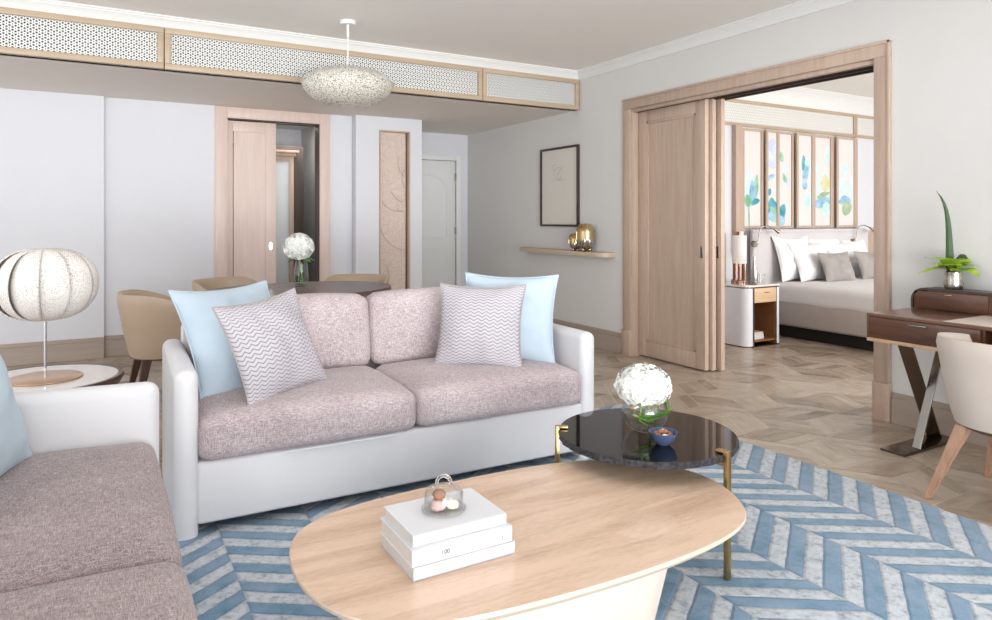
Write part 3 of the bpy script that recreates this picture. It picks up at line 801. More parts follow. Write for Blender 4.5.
# ------------------------------------------------------------------ black granite side table
gt = thing('granite_table', 'round black granite side table on three brass legs, beside the sofa arm', 'side table', (1.88, 2.06, ZR))
zg = .46 - ZR; rr = .345
bm = B(); seg = 120
prof = [(.99, -.026), (1.0, -.024), (1.002, -.012), (1.0, -.003), (.994, 0)]
rings = []
for k, z in prof:
    ring = []
    for i in range(seg):
        a = 2 * math.pi * i / seg; j = (mnoise.noise(Vector((math.cos(a) * 14, math.sin(a) * 14, z * 90))) * .006) if z < -.002 else 0
        ring.append(bm.verts.new(((rr * k + j) * math.cos(a), (rr * k + j) * math.sin(a), zg + z)))
    rings.append(ring)
for a, b in zip(rings, rings[1:]):
    for i in range(seg): bm.faces.new((a[i], a[(i + 1) % seg], b[(i + 1) % seg], b[i])).material_index = 1
bm.faces.new(rings[0][::-1]).material_index = 1; bm.faces.new(rings[-1]).material_index = 0
new('tabletop', bm, ['granite', 'chisel'], gt, 12)
for ang in (-79, 143, 58):
    bm = B(); c = rr + .004
    M = Matrix.Rotation(R(ang), 4, 'Z')
    box(bm, c - .006, c + .012, -.0125, .0125, 0, zg + .012, .002, M=M)
    box(bm, c - .04, c + .0, -.0125, .0125, zg + .002, zg + .012, .002, M=M)
    box(bm, c - .06, c + .0, -.0125, .0125, zg - .042, zg - .0285, .002, M=M)
    new('leg', bm, 'brass', gt)
bm = B(); lathe(bm, [(0, 0), (.2, 0), (.2, .01), (0, .01)], 48)
for v in bm.verts: v.co.z += zg - .05
tube(bm, [(.19 * math.cos(R(-79)), .19 * math.sin(R(-79)), zg - .04), (rr * math.cos(R(-79)), rr * math.sin(R(-79)), zg - .036)], .006)
tube(bm, [(.19 * math.cos(R(143)), .19 * math.sin(R(143)), zg - .04), (rr * math.cos(R(143)), rr * math.sin(R(143)), zg - .036)], .006)
tube(bm, [(.19 * math.cos(R(58)), .19 * math.sin(R(58)), zg - .04), (rr * math.cos(R(58)), rr * math.sin(R(58)), zg - .036)], .006)
new('under_frame', bm, 'brass', gt)

# ------------------------------------------------------------------ flowers
def floret_ball(center, rx, rz, n, fs, seed, zmin=-.6):
    bm = B(); rnd = random.Random(seed); c = Vector(center)
    bmesh.ops.create_icosphere(bm, subdivisions=3, radius=1)
    for v in bm.verts: v.co = c + Vector((v.co.x * rx * .86, v.co.y * rx * .86, max(v.co.z, zmin) * rz * .86))
    for i in range(n):
        z = 1 - (1 - zmin) * (i + .5) / n; ph = i * 2.39996; q = math.sqrt(max(0, 1 - z * z))
        d = Vector((q * math.cos(ph), q * math.sin(ph), z))
        d = (d + Vector((rnd.uniform(-1, 1), rnd.uniform(-1, 1), rnd.uniform(-1, 1))) * .06).normalized()
        lump = 1 + .07 * mnoise.noise(d * 3.2 + Vector((seed, 0, 0)))
        p = c + Vector((d.x * rx, d.y * rx, d.z * rz)) * lump * rnd.uniform(.93, 1.03)
        u = d.orthogonal().normalized(); w = d.cross(u); a0 = rnd.uniform(0, 6.28)
        tilt = Vector((rnd.uniform(-1, 1), rnd.uniform(-1, 1), rnd.uniform(-1, 1))) * .35
        dd = (d + tilt).normalized(); u = (u - dd * u.dot(dd)).normalized(); w = dd.cross(u)
        for k in range(4):
            a = a0 + k * math.pi / 2
            e = u * math.cos(a) + w * math.sin(a); g = u * -math.sin(a) + w * math.cos(a)
            vs = [bm.verts.new(p), bm.verts.new(p + (e * .55 - g * .48) * fs + dd * fs * .12), bm.verts.new(p + e * fs * 1.05 + dd * fs * .02), bm.verts.new(p + (e * .55 + g * .48) * fs + dd * fs * .12)]
            bm.faces.new(vs)
    return bm
def leaf_bm(bm, p0, direction, up, L, Wd, curl=.3, fold=.15, n=8, mi=0, wave=0):
    d = Vector(direction).normalized(); s = d.cross(Vector(up)).normalized(); u = s.cross(d).normalized(); p0 = Vector(p0); rows = []
    for i in range(n + 1):
        t = i / n; w = Wd * math.sin(math.pi * min(1, t ** .8)) ** .8 if 0 < t < 1 else .001
        c = p0 + d * (L * t) + u * (-curl * L * t * t)
        wv = math.sin(t * 14) * wave
        rows.append([bm.verts.new(c - s * w + u * (fold * w + wv)), bm.verts.new(c), bm.verts.new(c + s * w + u * (fold * w - wv))])
    for a, b in zip(rows, rows[1:]):
        for k in (0, 1): bm.faces.new((a[k], a[k + 1], b[k + 1], b[k])).material_index = mi

def no_recalc(name, bm, mat, parent=None):
    me = bpy.data.meshes.new(name); bm.to_mesh(me); bm.free(); me.materials.append(MT[mat])
    o = bpy.data.objects.new(name, me); C.objects.link(o); o.parent = parent; return o

zT = .46
# bowl vase on the granite table
VX, VY = 1.885, 2.075
va = thing('glass_vase', 'round clear glass bowl vase on the black granite table', 'vase', (VX, VY, zT + .0005))
prof = [(0, 0), (.035, .0), (.06, .012), (.082, .038), (.092, .075), (.086, .112), (.066, .142), (.062, .15)]
inner = [(r - .004 if r > .004 else 0, z + (.004 if i < 4 else .001)) for i, (r, z) in enumerate(prof)][::-1]
bm = B(); lathe(bm, prof + inner, 56); new('bowl', bm, 'glass', va)
bm = B(); lathe(bm, [(0, .006), (.033, .006), (.056, .017), (.076, .041), (.083, .065), (0, .065)], 48); new('water', bm, 'water', va)
hy = thing('hydrangea', 'white hydrangea bloom in the round bowl vase on the black table', 'flower', (VX, VY, zT + .16))
no_recalc('bloom', floret_ball((-.008, 0, .018), .105, .080, 330, .020, 3), 'petal', hy)
bm = B(); tube(bm, [(0, 0, 0), (.01, -.01, -.06), (.03, .0, -.12), (.055, .01, -.138)], .005); tube(bm, [(0, 0, 0), (-.02, .0, -.07), (-.045, -.02, -.11), (-.03, -.05, -.125)], .0045); tube(bm, [(-.07, -.01, -.085), (-.02, -.045, -.11), (.04, -.03, -.105), (.075, .0, -.06)], .004); new('stem', bm, 'stem', hy)
bm = B(); leaf_bm(bm, (.04, -.05, -.005), (.35, -.35, -.7), (.5, -.6, .6), .09, .024, .25); no_recalc('leaf', bm, 'leaf', hy)
bm = B(); leaf_bm(bm, (-.06, -.03, -.09), (.8, -.35, -.12), (0, -.4, .9), .13, .016, -.4); no_recalc('leaf', bm, 'leaf', hy)

bo = thing('bowl', 'small slate blue bowl of nuts in front of the bowl vase', 'bowl', (1.83, 1.915, zT + .0005))
bm = B(); lathe(bm, [(0, 0), (.022, 0), (.024, .004), (.042, .02), (.052, .043), (.0535, .048), (.050, .047), (.040, .024), (.022, .008), (0, .007)], 48); new('shell', bm, 'navy_bowl', bo)
rnd = random.Random(2)
nut0 = None
for i in range(9):
    bm = B(); bmesh.ops.create_icosphere(bm, subdivisions=2, radius=.0115)
    for v in bm.verts: v.co = Vector((v.co.x * 1.2, v.co.y, v.co.z * .85)) * (1 + .15 * mnoise.noise(v.co * 100 + Vector((i, 0, 0))))
    o = new('nut', bm, ['candy_brown', 'candy_cream', 'candy_brown'][i % 3], None, 70)
    a = i * 2 * math.pi / 6; rr_ = .026 if i < 6 else .009
    o.location = (1.83 + rr_ * math.cos(a), 1.915 + rr_ * math.sin(a), zT + .036 + (.009 if i >= 6 else 0))
    tag(o, 'small nut in the slate blue bowl on the black table', 'nut', 'nuts in the slate blue bowl')

# ------------------------------------------------------------------ tub chairs
def tub_chair(label, loc, rz, leather_m, legm, z0, z1, r0, r1, arm_z=.70, spread=.23, rim='walnut_z', seam=True, group=None, span=112, flat=0):
    """opens towards local +x, backrest at local -x"""
    r = thing('tub_chair', label, 'chair', loc, rz, group)
    bm = B(); na, nz = 44, 10; rings = {}
    for s, th in ((0, 0), (1, .045)):
        for i in range(na + 1):
            th_a = R(-span + 2 * span * i / na)
            q = abs(-span + 2 * span * i / na) / span
            top = z1 - (z1 - arm_z) * max(0, (q - .45) / .55) ** 1.6
            edge = min(1, (1 - q) * 9); 
            for j in range(nz + 1):
                t = j / nz; z = z0 + (top - z0) * t
                rad = r0 + (r1 - r0) * t ** .8 - th
                if s == 1 and j == nz: rad += .012; z -= .0
                if s == 0 and j == nz: rad -= .012
                # slightly squared footprint
                sq = 1 + .07 * math.sin(2 * th_a) ** 2
                x, y = -rad * sq * math.cos(th_a), rad * sq * math.sin(th_a)
                if j == nz: z -= .004
                rings[s, i, j] = bm.verts.new((x, y, z))
    for s in (0, 1):
        for i in range(na):
            for j in range(nz):
                q = [rings[s, i, j], rings[s, i + 1, j], rings[s, i + 1, j + 1], rings[s, i, j + 1]]
                bm.faces.new(q if s == 0 else q[::-1])
    for i in range(na):
        bm.faces.new((rings[0, i, nz], rings[0, i + 1, nz], rings[1, i + 1, nz], rings[1, i, nz]))
        bm.faces.new((rings[1, i, 0], rings[1, i + 1, 0], rings[0, i + 1, 0], rings[0, i, 0]))
    for i in (0, na):
        for j in range(nz): bm.faces.new((rings[0, i, j], rings[0, i, j + 1], rings[1, i, j + 1], rings[1, i, j]))
    new('shell', bm, leather_m, r, 70)
    bm = B(); lathe(bm, [(0, z0 + .02), (r0 - .03, z0 + .02), (r0 - .01, z0 + .06), (r0 - .01, z0 + .10), (r0 - .04, z0 + .125), (0, z0 + .135)], 40)
    for v in bm.verts: v.co.x *= 1.05
    new('seat', bm, leather_m, r, 60)
    bm = B(); lathe(bm, [(0, z0 - .012), (r0 + .0, z0 - .012), (r0 + .006, z0 - .006), (r0 + .004, z0 + .001), (0, z0 + .02)], 48); new('base_rim', bm, rim, r)
    if seam:
        bm = B(); pts = []
        t = .5
        for i in range(na + 1):
            a = R(-span + 2 * span * i / na); rad = r0 + (r1 - r0) * t ** .8 + .0005; sq = 1 + .07 * math.sin(2 * a) ** 2
            pts.append((-rad * sq * math.cos(a), rad * sq * math.sin(a), z0 + (arm_z - z0) * .62))
        tube(bm, pts, .0025, 6); new('seam', bm, leather_m, r)
    for sx in (-1, 1):
        for sy in (-1, 1):
            bm = B(); taper_leg(bm, (sx * r0 * .66, sy * r0 * .66, z0 - .008), (sx * spread, sy * spread, 0), .058, .024, R(45) * 0)
            new('leg', bm, legm, r)
    return r
tub_chair('tan leather tub chair with dark legs, behind the lamp side of the sofa', (.43, 5.38, 0), 5, 'tan_leather', 'walnut_z', .36, .80, .24, .325)
tub_chair('tan leather tub chair behind the left end of the dining table', (.98, 6.12, 0), -60, 'tan_leather', 'walnut_z', .36, .80, .235, .30)
tub_chair('tan leather tub chair behind the right end of the dining table', (1.98, 5.92, 0), -125, 'tan_leather', 'walnut_z', .36, .80, .235, .30)
tub_chair('beige leather desk chair with walnut legs at the right edge, facing the desk', (3.62, 1.495, 0), 0, 'beige_leather', 'legwood', .365, .765, .25, .325, arm_z=.735, spread=.275, seam=False)

# ------------------------------------------------------------------ dining table
dt = thing('dining_table', 'dark oval dining table behind the sofa under the pendant', 'dining table', (1.36, 5.35, 0), 8)
bm = B(); a_, b_ = .72, .56
pts = [(a_ * math.cos(2 * math.pi * i / 72), b_ * math.sin(2 * math.pi * i / 72)) for i in range(72)]
prism(bm, pts, .74, .77, .006, 2); new('tabletop', bm, 'dining_top', dt)
bm = B(); lathe(bm, [(0, 0), (.30, 0), (.30, .02), (.10, .05), (.06, .2), (.06, .5), (.12, .74), (0, .74)], 40); new('pedestal', bm, 'walnut_z', dt)
zv = .7705; vx, vy = 1.40, 5.52
dv = thing('glass_vase', 'slim clear glass vase on the dark dining table', 'vase', (vx, vy, zv))
bm = B(); po = [(0, 0), (.042, 0), (.05, .01), (.058, .08), (.052, .15), (.044, .20)]
lathe(bm, po + [(r - .004 if r > .004 else 0, z + (.012 if z < .02 else 0)) for r, z in po][::-1], 40); new('bowl', bm, 'glass', dv)
bm = B(); lathe(bm, [(0, .013), (.044, .014), (.052, .08), (.049, .12), (0, .12)], 32); new('water', bm, 'water', dv)
dh = thing('hydrangea', 'white hydrangea bloom with green leaves in the slim vase on the dining table', 'flower', (vx, vy, zv + .19))
no_recalc('bloom', floret_ball((-.02, 0, .12), .115, .105, 260, .024, 8, -.8), 'petal', dh)
bm = B(); tube(bm, [(-.02, 0, .05), (0, 0, -.05), (.015, 0, -.17)], .005); tube(bm, [(0, .01, .05), (-.01, .01, -.05), (-.02, 0, -.165)], .004); new('stem', bm, 'stem', dh)
for a in (200, 290, 340, 30):
    bm = B(); leaf_bm(bm, (0, 0, .03), (math.cos(R(a)), math.sin(R(a)), .12), (0, 0, 1), .12, .035, .35); no_recalc('leaf', bm, 'leaf', dh)

# ------------------------------------------------------------------ pendant
PX, PY = 1.696, 5.25
pd = thing('pendant_lamp', 'saucer shaped pendant of woven glass beads on a white rod above the dining table', 'pendant lamp', (PX, PY, 2.18))
zc = ZC - 2.18
bm = B(); lathe(bm, [(0, zc), (.062, zc), (.062, zc - .022), (.058, zc - .03), (0, zc - .03)], 40); new('canopy', bm, 'crown', pd)
bm = B(); tube(bm, [(0, 0, zc - .03), (0, 0, zc - .12)], .011); tube(bm, [(0, 0, zc - .1), (0, 0, .30)], .006); new('rod', bm, 'crown', pd)
def shell_of(prof, sc=1, th=.006, bumpy=.004):
    bm = B(); lathe(bm, prof, 72); 
    return bm
zr = .185
up_ = [(.355, zr), (.345, zr + .022), (.31, zr + .052), (.26, zr + .082), (.2, zr + .102), (.12, zr + .116), (.02, zr + .122)]
dn = [(.355, zr), (.338, zr - .05), (.30, zr - .095), (.24, zr - .135), (.17, zr - .162), (.09, zr - .177), (0, zr - .182)]
bm = B(); lathe(bm, up_, 72); new('upper_shade', bm, 'beads', pd, 180)
bm = B(); lathe(bm, dn, 72); new('lower_shade', bm, 'beads', pd, 180)
bm = B(); tube(bm, [(.357 * math.cos(2 * math.pi * i / 72), .357 * math.sin(2 * math.pi * i / 72), zr) for i in range(73)], .006, 8, cap=False); new('rim', bm, 'beads', pd)

# ------------------------------------------------------------------ lamp side table
LX, LY = -.25, 4.155
st_ = thing('side_table', 'round walnut side table with cream marble top behind the foreground sofa arm', 'side table', (LX, LY, 0))
bm = B(); lathe(bm, [(.365, .5), (.372, .485), (.345, .44), (.335, .44), (.335, .49), (.345, .5), (.365, .5)], 72); new('rim', bm, 'walnut_z', st_)
bm = B(); lathe(bm, [(0, .47), (.344, .47), (.344, .498), (0, .498)], 72); new('tabletop', bm, 'marble', st_)
for k in range(3):
    bm = B(); a = R(120 * k + 30); taper_leg(bm, (.26 * math.cos(a), .26 * math.sin(a), .46), (.33 * math.cos(a), .33 * math.sin(a), 0), .045, .022); new('leg', bm, 'walnut_z', st_)
tl = thing('table_lamp', 'globe table lamp of overlapping perforated white plates on a chrome stem', 'table lamp', (LX + .02, LY - .01, .5))
bm = B(); lathe(bm, [(0, .0), (.165, .0), (.165, .005), (.16, .008), (0, .009)], 56); new('base', bm, 'copper_disc', tl)
bm = B(); tube(bm, [(0, 0, .008), (0, 0, .34)], .0065, 12); new('stem', bm, 'chrome', tl)
NG = 11; cz = .475; zh = .182
for g in range(NG):
    bm = B(); a0 = 2 * math.pi * g / NG; rows = []
    for i in range(13):
        t = i / 12; a = a0 + (t * 1.25 - .1) * 2 * math.pi / NG
        k = .88 + .19 * t + .045 * math.sin(math.pi * t)
        row = []
        for j in range(17):
            ph = -math.pi / 2 + math.pi * j / 16
            rad = .222 * k * max(.04, math.cos(ph)) ** .72
            row.append(bm.verts.new((rad * math.cos(a), rad * math.sin(a), cz + zh * math.sin(ph) * (.985 + .015 * k))))
        rows.append(row)
    for a, b in zip(rows, rows[1:]):
        for j in range(16): bm.faces.new((a[j], b[j], b[j + 1], a[j + 1]))
    o = new('shade_plate', bm, 'perf', tl, 180)
    md = o.modifiers.new('thickness', 'SOLIDIFY'); md.thickness = .004
bm = B(); lathe(bm, [(0, .0), (.03, .0), (.03, .012), (0, .012)], 24)
for v in bm.verts: v.co.z += cz - zh - .004
new('shade_ring', bm, 'perf', tl)

# ------------------------------------------------------------------ picture, floating shelf, gold ornament
pf = thing('framed_drawing', 'tall framed pencil drawing in a dark frame above the floating shelf', 'picture', (XW, 6.2025, 1.225))
hw, hh, fw = .3575, .87, .022
bm = B(); box(bm, -.03, 0, -hw, hw, 0, fw, .002); box(bm, -.03, 0, -hw, hw, hh - fw, hh, .002); box(bm, -.03, 0, -hw, -hw + fw, fw, hh - fw, .002); box(bm, -.03, 0, hw - fw, hw, fw, hh - fw, .002)
new('frame', bm, 'espresso', pf)
new('paper', bx(-.012, -.002, -hw + fw, hw - fw, fw, hh - fw), 'art_paper', pf)
bm = B(); rnd = random.Random(11)
def scrib(cy, cz, r1, r2, a0, a1, wob=.01):
    pts = []
    for k in range(22):
        a = R(a0 + (a1 - a0) * k / 21); pts.append((-.0125, cy - (r1 * math.cos(a) + rnd.uniform(-wob, wob) * .3), cz + r2 * math.sin(a)))
    tube(bm, pts, .0012, 5)
scrib(.02, .58, .075, .07, 0, 330); scrib(.09, .655, .035, .03, 20, 320); scrib(-.05, .64, .02, .02, 0, 300); scrib(.0, .56, .03, .04, 100, 350); scrib(-.04, .60, .05, .03, 120, 260)
tube(bm, [(-.0125, -.0, .515), (-.0125, -.06, .51), (-.0125, -.13, .512)], .0012, 5); tube(bm, [(-.0125, .06, .53), (-.0125, .0, .5), (-.0125, -.06, .50)], .001, 5)
new('pencil_lines', bm, 'ink', pf)

bm = B(); yA, yB_, dp, rc = 5.27, 6.88, .16, .13
pts = [(0, yA), (0, yB_)]
pts += [(-dp + rc - rc * math.sin(R(a)), yB_ - rc + rc * math.cos(R(a))) for a in range(0, 91, 10)]
pts += [(-dp + rc - rc * math.cos(R(a)), yA + rc - rc * math.sin(R(a))) for a in range(0, 91, 10)]
prism(bm, pts, 0, .045, .003)
sh = new('floating_shelf', bm, 'oak_y'); sh.location = (XW, 0, .93); tag(sh, 'pale oak floating shelf with rounded corners below the framed drawing', 'shelf')
for (y_, r_, hgt, lb, lean) in [(5.62, .088, .285, 'taller gold and ribbed glass capsule ornament on the floating shelf', 0), (5.80, .062, .18, 'shorter gold and ribbed glass capsule ornament on the floating shelf', 0)]:
    o = thing('ornament', lb, 'ornament', (XW - .09, y_, .9755))
    bm = B(); seg = 48; zb = r_ * .22; mid = hgt * .42
    prof = [(0.001, hgt)] + [(r_ * math.sin(R(a)), hgt - r_ + r_ * math.cos(R(a))) for a in range(10, 91, 10)] + [(r_, mid)]
    lathe(bm, prof, seg); new('cap', bm, 'gold', o)
    bm = B()
    for a in (.72, .86):   # raised arch bands on the cap
        pts = [(-r_ * .3, -r_ * a, mid)] + [(-r_ * .3, -r_ * a * math.cos(R(q)), hgt - r_ + (r_ * a + .004) * math.sin(R(q))) for q in range(0, 181, 12)] + [(-r_ * .3, r_ * a, mid)]
        tube(bm, [(p[0] - math.sqrt(max(0, r_ * r_ * .99 - p[1] ** 2 - max(0, p[2] - hgt + r_) ** 2)) * .78, p[1], p[2]) for p in pts], .0045, 6)
    new('arch_band', bm, 'brass', o)
    bm = B(); rows = []
    for j in range(9):
        a = R(90 * j / 8); z = zb + (mid - zb) * (1 - math.cos(a)) if j < 8 else mid
        rad = r_ * (.35 + .65 * math.sin(a))
        rows.append([bm.verts.new((rad * (1 - .05 * abs(math.sin(9 * 2 * math.pi * i / 72))) * math.cos(2 * math.pi * i / 72), rad * (1 - .05 * abs(math.sin(9 * 2 * math.pi * i / 72))) * math.sin(2 * math.pi * i / 72), z)) for i in range(72)])
    for a, b in zip(rows, rows[1:]):
        for i in range(72): bm.faces.new((a[i], a[(i + 1) % 72], b[(i + 1) % 72], b[i]))
    bm.faces.new(rows[0][::-1]); new('ribbed_cup', bm, 'silver', o)
    for k in range(3):
        bm = B(); bmesh.ops.create_icosphere(bm, subdivisions=3, radius=r_ * .2)
        a = R(120 * k + 60)
        for v in bm.verts: v.co += Vector((r_ * .45 * math.cos(a), r_ * .45 * math.sin(a), r_ * .2))
        new('foot', bm, 'gold', o)

# ------------------------------------------------------------------ desk
DX0, DX1, DYA, DYB = 3.79, 4.375, .75, 2.335
dk = thing('desk', 'walnut writing desk with metal cross legs against the right wall', 'desk', (DX0, DYB, 0))
D = DX1 - DX0; Ly = DYA - DYB
new('desktop', bx(0, D, Ly, 0, .752, .77, .002), 'walnut_top', dk)
bm = B(); box(bm, .0, D, -.016, 0, .632, .752, .002); box(bm, .012, D, -.60, -.585, .632, .752); box(bm, D - .02, D, Ly, -.016, .632, .752); box(bm, .012, D, Ly, -.016, .632, .642); box(bm, 0, D, Ly, Ly + .016, .632, .752)
box(bm, 0, .02, -1.595, -1.0, .632, .752)
new('case', bm, 'walnut', dk)
new('bottom_edge', bx(.0, D, Ly, 0, .612, .632, .002), 'nightwood', dk)
dr = new('drawer', bx(-.002, .014, -.584, -.018, .634, .75, .0015), 'walnut', dk)
new('handle', bx(-.012, -.002, -.33, -.235, .728, .734, .002), 'steel', dr)
# crossed plates on a flat foot
def plate(bm, x0, z0, x1, z1, y0, y1, th):
    d = Vector((x1 - x0, 0, z1 - z0)).normalized(); nn = Vector((d.z, 0, -d.x)) * th / 2
    vs = [bm.verts.new(Vector((x, y, z)) + nn * s) for (x, z) in ((x0, z0), (x1, z1)) for y in (y0, y1) for s in (-1, 1)]
    a = vs; bm.faces.new((a[0], a[1], a[3], a[2])); bm.faces.new((a[4], a[6], a[7], a[5])); bm.faces.new((a[0], a[4], a[5], a[1])); bm.faces.new((a[2], a[3], a[7], a[6])); bm.faces.new((a[0], a[2], a[6], a[4])); bm.faces.new((a[1], a[5], a[7], a[3]))
    bmesh.ops.bevel(bm, geom=bm.edges[:], offset=.0015, segments=1, affect='EDGES')
for yy in (-.10, -1.45):
    bm = B(); plate(bm, .19, .014, .47, .612, yy - .095, yy - .05, .012); new('leg', bm, 'steel', dk)
    bm = B(); plate(bm, .50, .014, .18, .612, yy - .048, yy + .035, .012)
    for v in bm.verts: v.co.y -= 0
    new('leg', bm, 'bronze', dk)
    bm = B(); pts = [(.03, yy + .04), (.03, yy - .10), (.58, yy - .10), (.58, yy + .04)]; prism(bm, pts, 0, .014, .003); new('foot_plate', bm, 'bronze', dk)
dp_ = new('desk_pad', bx(3.80, 4.22, 1.15, 1.93, .7703, .774, .0015), 'beige_leather'); tag(dp_, 'flat beige leather pad lying on the walnut desk', 'desk pad')

hu = thing('desk_hutch', 'low leather wrapped organiser with walnut drawer on the desk', 'organiser', (4.235, 2.335, .7705))
bm = B(); dep = .145; ht = .125; Lh = -1.3; rc = .075
prof = [(0, 0)] + [(-rc + rc * math.cos(R(a)), ht - rc + rc * math.sin(R(a))) for a in range(0, 91, 10)] + [(Lh, ht), (Lh, ht - .012), (-rc, ht - .012)] + [(-rc + (rc - .012) * math.cos(R(a)), ht - rc + (rc - .012) * math.sin(R(a))) for a in range(80, -1, -10)] + [(-.012, 0)]
lo = [bm.verts.new((0, y, z)) for y, z in prof]; hi = [bm.verts.new((dep, y, z)) for y, z in prof]
n_ = len(prof)
for i in range(n_): bm.faces.new((lo[i], lo[(i + 1) % n_], hi[(i + 1) % n_], hi[i]))
bm.faces.new(lo); bm.faces.new(hi[::-1])
new('leather_shell', bm, 'dark_leather', hu)
bm = B(); box(bm, .01, dep, -.42, -.09, .002, ht - .014); box(bm, .01, dep, -.09, -.02, .002, ht - .06); new('carcass', bm, 'walnut', hu)
h2 = new('drawer', bx(-.0, .012, -.415, -.02, .004, ht - .018, .002), 'walnut', hu)
new('pull', bx(-.012, 0, -.235, -.195, ht - .035, ht - .029, .002), 'gold', h2)
new('open_bay', bx(dep - .01, dep, Lh + .01, -.42, .002, ht - .014), 'white_wood', hu)

# tumbler with lime leaves
tv = thing('silver_tumbler', 'hammered silver tumbler on the desk organiser', 'tumbler', (4.305, 2.13, .896))
bm = B(); po = [(0, 0), (.044, 0), (.047, .004), (.048, .03), (.045, .06), (.047, .10)]
lathe(bm, po + [(r - .003 if r > .01 else 0, z + (.003 if z < .02 else 0)) for r, z in po][::-1], 40)
for v in bm.verts:
    if .006 < v.co.z < .045: v.co += Vector((v.co.x, v.co.y, 0)) * (.05 * abs(math.sin(math.atan2(v.co.y, v.co.x) * 10)) * 1)
new('cup', bm, 'silver', tv)
pl = thing('leaf_arrangement', 'lime green leaves with one tall dark blade leaf in the silver tumbler', 'plant', (4.305, 2.13, .99))
rnd = random.Random(4)
for k in range(9):
    a = R(40 * k + 15); bm = B()
    leaf_bm(bm, (.008 * math.cos(a), .008 * math.sin(a), .01 + .012 * (k % 3)), (math.cos(a), math.sin(a), .8 + .6 * (k % 3)), (0, 0, 1), (.125 if k % 2 else .11) * (.7 if math.cos(a) > .3 else 1), .075, 1.0, .12, 12, wave=.008)
    no_recalc('leaf', bm, 'lime_leaf', pl)
bm = B(); pts = []; rows = []
for i in range(15):
    t = i / 14; z = -.06 + .54 * t; w = .027 * (1 - t) ** .6 * min(1, .55 + t * 2) + .0008
    bend = -.075 * t ** 2.6; cxx = -.006 + bend * .84; cyy = .012 - bend * .5 + 0
    # blade leans towards the opening (seen bending left)
    sdir = Vector((.8, -.6, 0)); c = Vector((-.012, .010, z)) + Vector((-.6, .75, 0)) * (.015 * t + .06 * t ** 7)
    rows.append([bm.verts.new(c - sdir * w), bm.verts.new(c + Vector((.6, .8, 0)) * w * .3), bm.verts.new(c + sdir * w)])
for a, b in zip(rows, rows[1:]):
    for k in (0, 1): bm.faces.new((a[k], a[k + 1], b[k + 1], b[k]))
o = no_recalc('blade_leaf', bm, 'blade_leaf', pl); o['label'] = 'tall dark green pointed leaf'
bm = B(); bmesh.ops.create_icosphere(bm, subdivisions=3, radius=.026)
for v in bm.verts: v.co = Vector((v.co.x + .035, v.co.y - .03, v.co.z * .9 + .085)) * (1) ; v.co += v.normal * .004 * math.sin(v.co.z * 900)
o = new('seed_head', bm, 'blade_leaf', pl, 80)

# ------------------------------------------------------------------ bedroom
BY = 5.30
bm = B(); box(bm, XW + WT, 9.6, BY, BY + .1, 0, ZC); struct('wall_headboard', bm, 'wall_cool')
bm = B(); box(bm, 9.5, 9.6, 3.0, BY, 0, ZC); struct('wall_bedroom_side', bm, 'wall_cool')
bm = B(); crown(bm, (XW + WT, BY), (9.5, BY), (0, -1), ZC, 1.3); box(bm, XW + WT, 9.5, BY - .02, BY, 2.64, 2.76, .004); struct('trim_9', bm, 'crown', label='white crown moulding above the bedroom fretwork')
skirt('baseboard_bedroom', [(XW + WT, 9.5, BY - .02, BY)], 'basewood')
fret_panel(4.9, 8.34, 'long fretwork panel in an oak frame above the painted bedroom panels', BY, 2.345, 2.64, 'oak_h', .035, .02, 'lattice_pale')
fret_panel(8.34, 9.48, 'short fretwork panel in an oak frame at the right of the bedroom wall', BY, 2.345, 2.64, 'oak_h', .035, .02, 'lattice_pale')

WC = {}
def wc(name, c, alpha_hi, seed):
    t = NT(name); v = t.obj(); n = t.noise(t.map(v, (1, 1, 1), loc=(seed, 0, 0)), 6, 4, .7, .5)
    t.P(col=t.ramp(n, [(.3, c), (.72, alpha_hi)]), rough=.6); MT[name] = t.m
wc('wash_teal', srgb(20, 130, 150), srgb(120, 190, 205), 1); wc('wash_blue', srgb(70, 150, 190), srgb(190, 218, 234), 2); wc('wash_green', srgb(84, 160, 120), srgb(190, 222, 204), 3)
wc('wash_lilac', srgb(170, 186, 214), srgb(226, 230, 240), 4); wc('wash_mint', srgb(176, 214, 214), srgb(232, 240, 240), 5); wc('wash_yellow', srgb(206, 198, 140), srgb(226, 224, 196), 6); wc('wash_olive', srgb(130, 158, 110), srgb(190, 206, 180), 7)
MT['canvas'] = plain('ivory_canvas', srgb(218, 217, 214), .7, var=.015)
WASH = ['canvas', 'wash_teal', 'wash_blue', 'wash_green', 'wash_lilac', 'wash_mint', 'wash_yellow', 'wash_olive']
